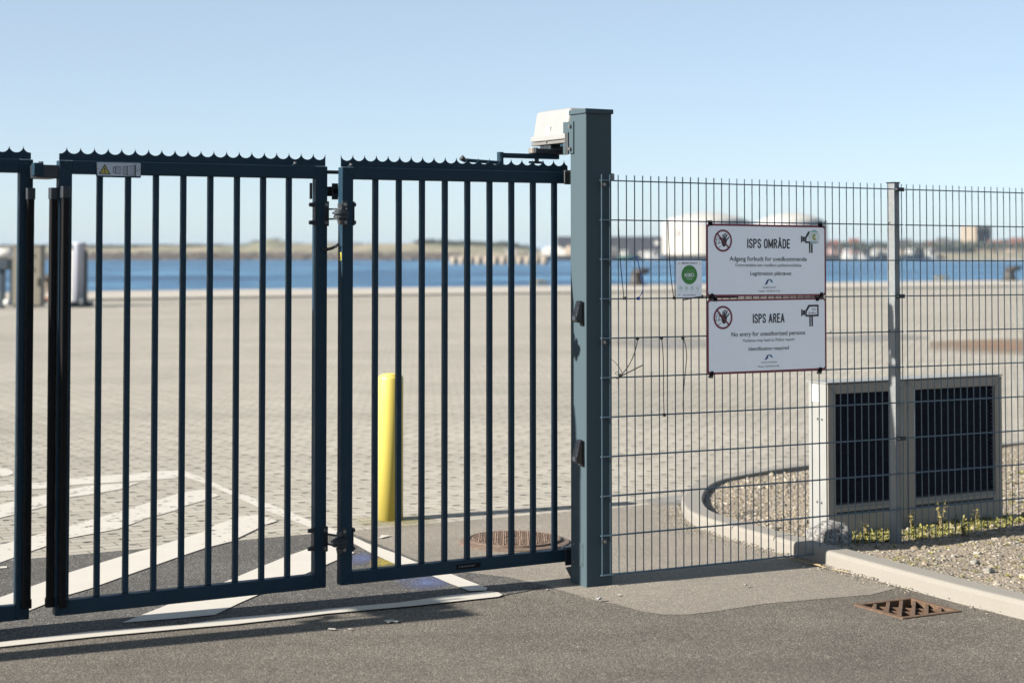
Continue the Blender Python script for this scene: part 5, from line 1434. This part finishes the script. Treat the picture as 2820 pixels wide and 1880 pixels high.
conifer(1015, 405, 668, 678, 'small bush like tree on the far dune right of the meeting stiles')

# jetty with rounded pale piles
ZJ = 372.0
xa, xb = fx(1243, ZJ), fx(1505, ZJ); zt = fz(704, ZJ)
T = Thing('jetty', 'pale concrete jetty on thick round piles in the harbour water', 'jetty', (xa + xb) / 2, ZJ + 2, -2, framed=False)
T.part('deck', MB().box(xa, xb, ZJ, ZJ + 4, zt - .5, zt), 'pier', bev=.08)
npl_ = 12
for i in range(npl_):
    x = xa + .5 + (xb - xa - 1.0) * i / (npl_ - 1)
    T.part('pile', MB().lathe([(.66, -3), (.74, -1.5), (.85, -1.1), (.80, zt - .3)], (x, ZJ + .3, 0), 14), 'pier', smooth=True)
T.part('block', MB().box(fx(1322, ZJ), fx(1338, ZJ), ZJ + .6, ZJ + 1.6, zt, zt + .8), 'pier', bev=.05)
T.part('parapet', MB().box(fx(1380, ZJ), xb, ZJ + 3.2, ZJ + 3.6, zt, zt + .25), 'pier', bev=.03)

# harbour quay on the right
ZQ = 516.0
xq = fx(1478, ZQ)
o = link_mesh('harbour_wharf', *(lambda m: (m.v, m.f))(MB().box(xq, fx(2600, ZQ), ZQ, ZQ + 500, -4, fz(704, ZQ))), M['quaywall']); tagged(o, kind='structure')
v, f = [], []
for i, x in enumerate(range(2570, 3700, 20)):
    for Z, y in ((338 * FK, 719), (346 * FK, 710), (360 * FK, 703), (380 * FK, 699), (470 * FK, 693)):
        v.append((fx(x, Z), Z, -1.7 if y == 719 else fz(y, Z) + .12 * mn.noise((x * .02, Z, 0))))
for i in range(len(v) // 5 - 1):
    for j in range(4): f.append((i * 5 + j, (i + 1) * 5 + j, (i + 1) * 5 + j + 1, i * 5 + j + 1))
o = link_mesh('beach', v, f, M['dune'], smooth=True); tagged(o, kind='structure')

def block(name, x0, x1, ytop, ybase, Z, mat, label, cat, roof=None, pitch=0, windows=0, depth_=8, group=None):
    Z *= FK; depth_ *= FK; pitch *= FK
    X0, X1 = fx(x0, Z), fx(x1, Z); zt, zb = fz(ytop, Z), fz(ybase, Z)
    T = Thing(name, label, cat, (X0 + X1) / 2, Z, zb, group, framed=False)
    wl = T.part('wall', MB().box(X0, X1, Z, Z + depth_, zb - 1, zt), mat)
    if roof:
        zr = zt + pitch; mb = MB()
        if pitch:
            mb.add([(X0 - .2, Z - .2, zt + .002), (X1 + .2, Z - .2, zt + .002), (X1 + .2, Z + depth_, zt + .002), (X0 - .2, Z + depth_, zt + .002), (X0 - .2, Z + depth_ / 2, zr), (X1 + .2, Z + depth_ / 2, zr)], [(0, 1, 5, 4), (2, 3, 4, 5), (0, 4, 3), (1, 2, 5), (0, 3, 2, 1)])
        else: mb.box(X0 - .2, X1 + .2, Z - .2, Z + depth_ + .2, zt, zt + .25)
        T.part('roof', mb, roof)
    for i in range(windows):
        c = X0 + (X1 - X0) * (i + .5) / windows; wd = (X1 - X0) / windows * .28; hz = (zt - zb)
        T.part('window', MB().box(c - wd, c + wd, Z - .05, Z + .05, zb + hz * .4, zb + hz * .75), 'darkglass')
    return T
# tanks
def tank(x0, x1, ywall, ydome, ybase, Z, label, dark=False):
    Z *= FK
    r = (x1 - x0) / 2 / FPX * Z; X = fx((x0 + x1) / 2, Z); zb, zw, zd = fz(ybase, Z), fz(ywall, Z), fz(ydome, Z)
    T = Thing('storage_tank', label, 'storage tank', X, Z + r, zb, 'white storage tanks on the far shore', framed=False)
    T.part('shell', MB().lathe([(r, 0 - 1), (r, zw - zb)], (X, Z + r, zb), 64), 'whitetank', smooth=False)
    T.part('roof', MB().lathe([(r * 1.01, 0.0), (r * .8, (zd - zw) * .42), (r * .5, (zd - zw) * .78), (r * .2, (zd - zw) * .97), (r * .02, zd - zw)], (X, Z + r, zw + .02), 64), 'whitetank', smooth=True)
    T.part('rim', MB().lathe([(r * 1.012, -.35), (r * 1.012, .05)], (X, Z + r, zw - .05), 64), 'pedestal')
    return T, X, Z, r, zb, zw
t1, X, Z, r, zb, zw = tank(1834, 2088, 612, 582, 703, 400, 'left white domed storage tank with a red mark on its wall')
for i, yy in enumerate((637, 647)):
    xx = fx(1873, 400 * FK); z = fz(yy, 400 * FK); q = math.acos(max(-1, min(1, (xx - X) / (r + .15)))); yc = Z + r - math.sin(q) * (r + .12)
    mb = MB(); w_ = .85; hz = .42
    tx, ty = math.sin(q), math.cos(q)
    mb.hexa([(xx - w_ * tx, yc + w_ * ty * 1 - .06, z - hz), (xx + w_ * tx, yc - w_ * ty - .06, z - hz), (xx + w_ * tx, yc - w_ * ty + .1, z - hz), (xx - w_ * tx, yc + w_ * ty + .1, z - hz), (xx - w_ * tx, yc + w_ * ty - .06, z + hz), (xx + w_ * tx, yc - w_ * ty - .06, z + hz), (xx + w_ * tx, yc - w_ * ty + .1, z + hz), (xx - w_ * tx, yc + w_ * ty + .1, z + hz)])
    t1.part('red_mark', mb, 'red')
tank(2098, 2294, 612, 584, 703, 402, 'right white domed storage tank half hidden by the upper sign')
# long dark shed
Td = block('shed', 1537, 1836, 653, 700, 455, 'darkshed', 'long dark shed roofed low on the far shore beside the white tank', 'shed', roof='darkshed', pitch=.0, depth_=20)
mb = MB().tube([(fx(1808, 455 * FK), 454.9 * FK, fz(669, 455 * FK)), (fx(1808, 455 * FK), 454.8 * FK, fz(669, 455 * FK))], .95, 20); Td.part('round_sign', mb, 'white')
# low white hangar and sand heap
T = Thing('store_tent', 'low white rounded store tent in front of the dark shed', 'tent', fx(1538, 360 * FK), 362 * FK, fz(703, 360 * FK), framed=False)
mb = MB(); xa, xb = fx(1492, 360 * FK), fx(1556, 360 * FK); zb = fz(704, 360 * FK); h = fz(676, 360 * FK) - zb
arc = [(xa + (xb - xa) * (1 - math.cos(math.pi * i / 12)) / 2, zb + h * math.sin(math.pi * i / 12) ** .7) for i in range(13)]
mb.prism(arc, 360 * FK, 366 * FK, 'xz'); T.part('canopy', mb, 'white')
T.part('door', MB().box(fx(1518, 360 * FK), fx(1530, 360 * FK), 359.9 * FK, 359.99 * FK, zb, zb + h * .55), 'darkglass')
gx = fx(1576, 372 * FK); o = lump('sand_heap', gx, 372 * FK, fz(703, 372 * FK), 2.8, 2.4, 2.5, 'beige', 'sand coloured heap beside the white store tent', 'sand heap', 1.7)
# boats and small buildings
def boat(x0, x1, ywl, ydeck, ycab, Z, hullmat, label, mast=True):
    Z *= FK * .993
    X0, X1 = fx(x0, Z), fx(x1, Z); L = X1 - X0; z0 = max(-1.7, fz(ywl, Z)); z1 = fz(ydeck, Z); zc = fz(ycab, Z)
    T = Thing('boat', label, 'boat', (X0 + X1) / 2, Z, z0, 'boats moored along the far quay', framed=False)
    mb = MB(); bw = min(2.0, L * .18)
    secs = [(0, .75, 0), (.3, 1, 0), (.7, .9, .05), (.9, .45, .2), (1, .04, .45)]
    for t_, wv, up in secs:
        x = X0 + L * t_; mb.v += [(x, Z - bw * wv * .7, z0), (x, Z + bw * wv * .7, z0), (x, Z + bw * wv, z1 + up * (z1 - z0)), (x, Z - bw * wv, z1 + up * (z1 - z0))]
    for i in range(len(secs) - 1):
        for j in range(4): mb.f.append((i * 4 + j, i * 4 + (j + 1) % 4, i * 4 + 4 + (j + 1) % 4, i * 4 + 4 + j))
    mb.f += [(0, 1, 2, 3), tuple(len(secs) * 4 - 1 - j for j in range(4))]
    T.part('hull', mb, hullmat)
    cab = T.part('cabin', MB().box(X0 + L * .12, X0 + L * .45, Z - bw * .6, Z + bw * .6, z1, zc), 'white', bev=.1)
    T.part('window', MB().box(X0 + L * .16, X0 + L * .41, Z - bw * .6 - .04, Z - bw * .6, z1 + (zc - z1) * .5, z1 + (zc - z1) * .8), 'darkglass', parent=cab)
    if mast: T.part('mast', MB().tube([(X0 + L * .5, Z, z1), (X0 + L * .5, Z, zc + (zc - z1) * .5)], .05, 6), 'pedestal')
boat(1395, 1452, 713, 700, 690, 335, 'hull', 'dark hulled boat behind the concrete jetty')
boat(1392, 1402, 704, 700, 684, 350, 'red', 'small red boat cabin beside the dark hulled boat', False)
boat(1700, 1760, 714, 704, 690, 339, 'hullgreen', 'green hulled boat moored left of the white tanks')
boat(1768, 1832, 714, 703, 692, 340, 'white', 'white hulled boat next to the green one')
boat(2318, 2362, 714, 702, 686, 339, 'white', 'white boat moored just right of the two signs')
boat(2364, 2392, 714, 706, 697, 337, 'white', 'small white dinghy moored by the larger white boats', False)
boat(2395, 2440, 714, 704, 689, 339, 'hull', 'dark boat moored left of the thin fence post')
boat(2490, 2545, 714, 700, 686, 339, 'hull', 'dark boat with white cabin right of the thin fence post')
boat(2546, 2582, 714, 704, 688, 340, 'white', 'white boat at the right end of the dark wharf')
hs = [(1640, 1700, 686, 'beige', 'greyroof', 'long beige shed behind the gate post and the boats', 1.2),
      (1765, 1815, 690, 'white', 'greyroof', 'low white shed before the long dark shed', .6),
      (2292, 2318, 672, 'pinkwall', 'redroof', 'faded pink house right beside the second tank', 1.6),
      (2314, 2350, 676, 'white', 'greyroof', 'white gabled house behind the moored white boat', 1.4),
      (2348, 2372, 668, 'pinkwall', 'redroof', 'house with bright red roof left of the thin fence post', 1.6),
      (2374, 2420, 678, 'white', 'greyroof', 'wide white warehouse left of the thin fence post', 1.0),
      (2418, 2462, 680, 'white', 'redroof', 'white house with red roof at the thin fence post', 1.4),
      (2484, 2520, 670, 'beige', 'greyroof', 'beige house on the far shore right of the thin fence post', 1.6),
      (2520, 2560, 672, 'white', 'greyroof', 'white house between beige houses on the far shore', 1.2),
      (2556, 2596, 674, 'pinkwall', 'redroof', 'pink house with red roof left of the tower block', 1.6),
      (2594, 2622, 668, 'darkshed', 'greyroof', 'dark house left of the tower block', 1.8),
      (2620, 2650, 662, 'white', 'greyroof', 'tall white house touching the tower block', .8),
      (2734, 2772, 672, 'beige', 'redroof', 'beige house with red roof just right of the tower block', 1.6),
      (2768, 2800, 670, 'white', 'greyroof', 'white house near the right edge of the photo', 1.6),
      (2796, 2850, 668, 'beige', 'redroof', 'red roofed house cut by the right edge of the photo', 1.8)]
for i, (x0, x1, yt, m1, m2, lb, pi_) in enumerate(hs):
    block('house', x0, x1, yt + 6, 704 if x0 < 2600 else 694, 420 + (i * 7) % 23, m1, lb, 'house', roof=m2, pitch=pi_, windows=3, group='houses on the far shore')
# tower block, turned like the gate
P0 = depth(2689, 690, 440 * FK)
zt = fz(625, 440 * FK); zb = fz(693, 440 * FK)
T = Thing('tower_block', 'square beige tower block with one face painted dark as shade on the far shore', 'tower block', 0, 0, 0, framed=False)
T.o.location = (P0.x, P0.y, 0); T.o.rotation_euler = (0, 0, A)
T.part('wall', MB().box(0, 7.8, 0, 8.4, zb - 2, zt), 'beige')
T.part('roof', MB().box(-.1, 7.9, -.1, 8.5, zt, zt + .4), 'beige')
T.part('shade_sheet', MB().box(.05, 7.75, -.08, -.005, fz(681, 440 * FK), fz(633, 440 * FK)), 'darkshed')  # dark sheet that paints the shadow side of the tower
for i in range(3): T.part('window', MB().box(-.06, -.003, 1 + i * 1.5, 1.8 + i * 1.5, zb + 3.0, zb + 4.2), 'darkglass')
# lower annex
block('warehouse', 2640, 2736, 684, 696, 432, 'beige', 'low pale warehouse in front of the tower block', 'warehouse', roof='greyroof', pitch=0, windows=0, depth_=5)
# thin mast
X = fx(1485, 430 * FK); T = Thing('radio_mast', 'thin pale lattice mast rising above the far scrub left of the gate post', 'mast', X, 430 * FK, fz(690, 430 * FK), framed=False)
mb = MB(); z0, z1 = fz(690, 430 * FK), fz(612, 430 * FK)
for a, b in ((-.25, -.25), (.25, -.25), (0, .25)): mb.tube([(X + a, 430 * FK + b, z0 - 1), (X + a * .3, 430 * FK + b * .3, z1)], .05, 5)
for i in range(10):
    z = z0 + (z1 - z0) * i / 10; mb.tube([(X - .24 * (1 - i / 14), 430 * FK, z), (X + .24 * (1 - i / 14), 430 * FK, z + (z1 - z0) / 10)], .02, 4)
T.part('lattice', mb, 'pedestal')
# the thin sea haze that pales the far shore
hz = bpy.data.materials.new('haze'); hz.use_nodes = True
ht = hz.node_tree; ht.nodes.remove(ht.nodes["Principled BSDF"])
pv = ht.nodes.new("ShaderNodeVolumePrincipled")
pv.inputs['Color'].default_value = (0.40, 0.50, 0.63, 1); pv.inputs['Density'].default_value = 0.00018
ht.links.new(pv.outputs[0], ht.nodes["Material Output"].inputs['Volume'])
M['haze'] = hz
o = link_mesh('haze', *(lambda m: (m.v, m.f))(MB().box(-14000, 14000, -14000, 14000, -5.2, 17)), hz)
tagged(o, kind='stuff'); o['label'] = 'thin pale sea haze over the harbour'; o['category'] = 'haze'
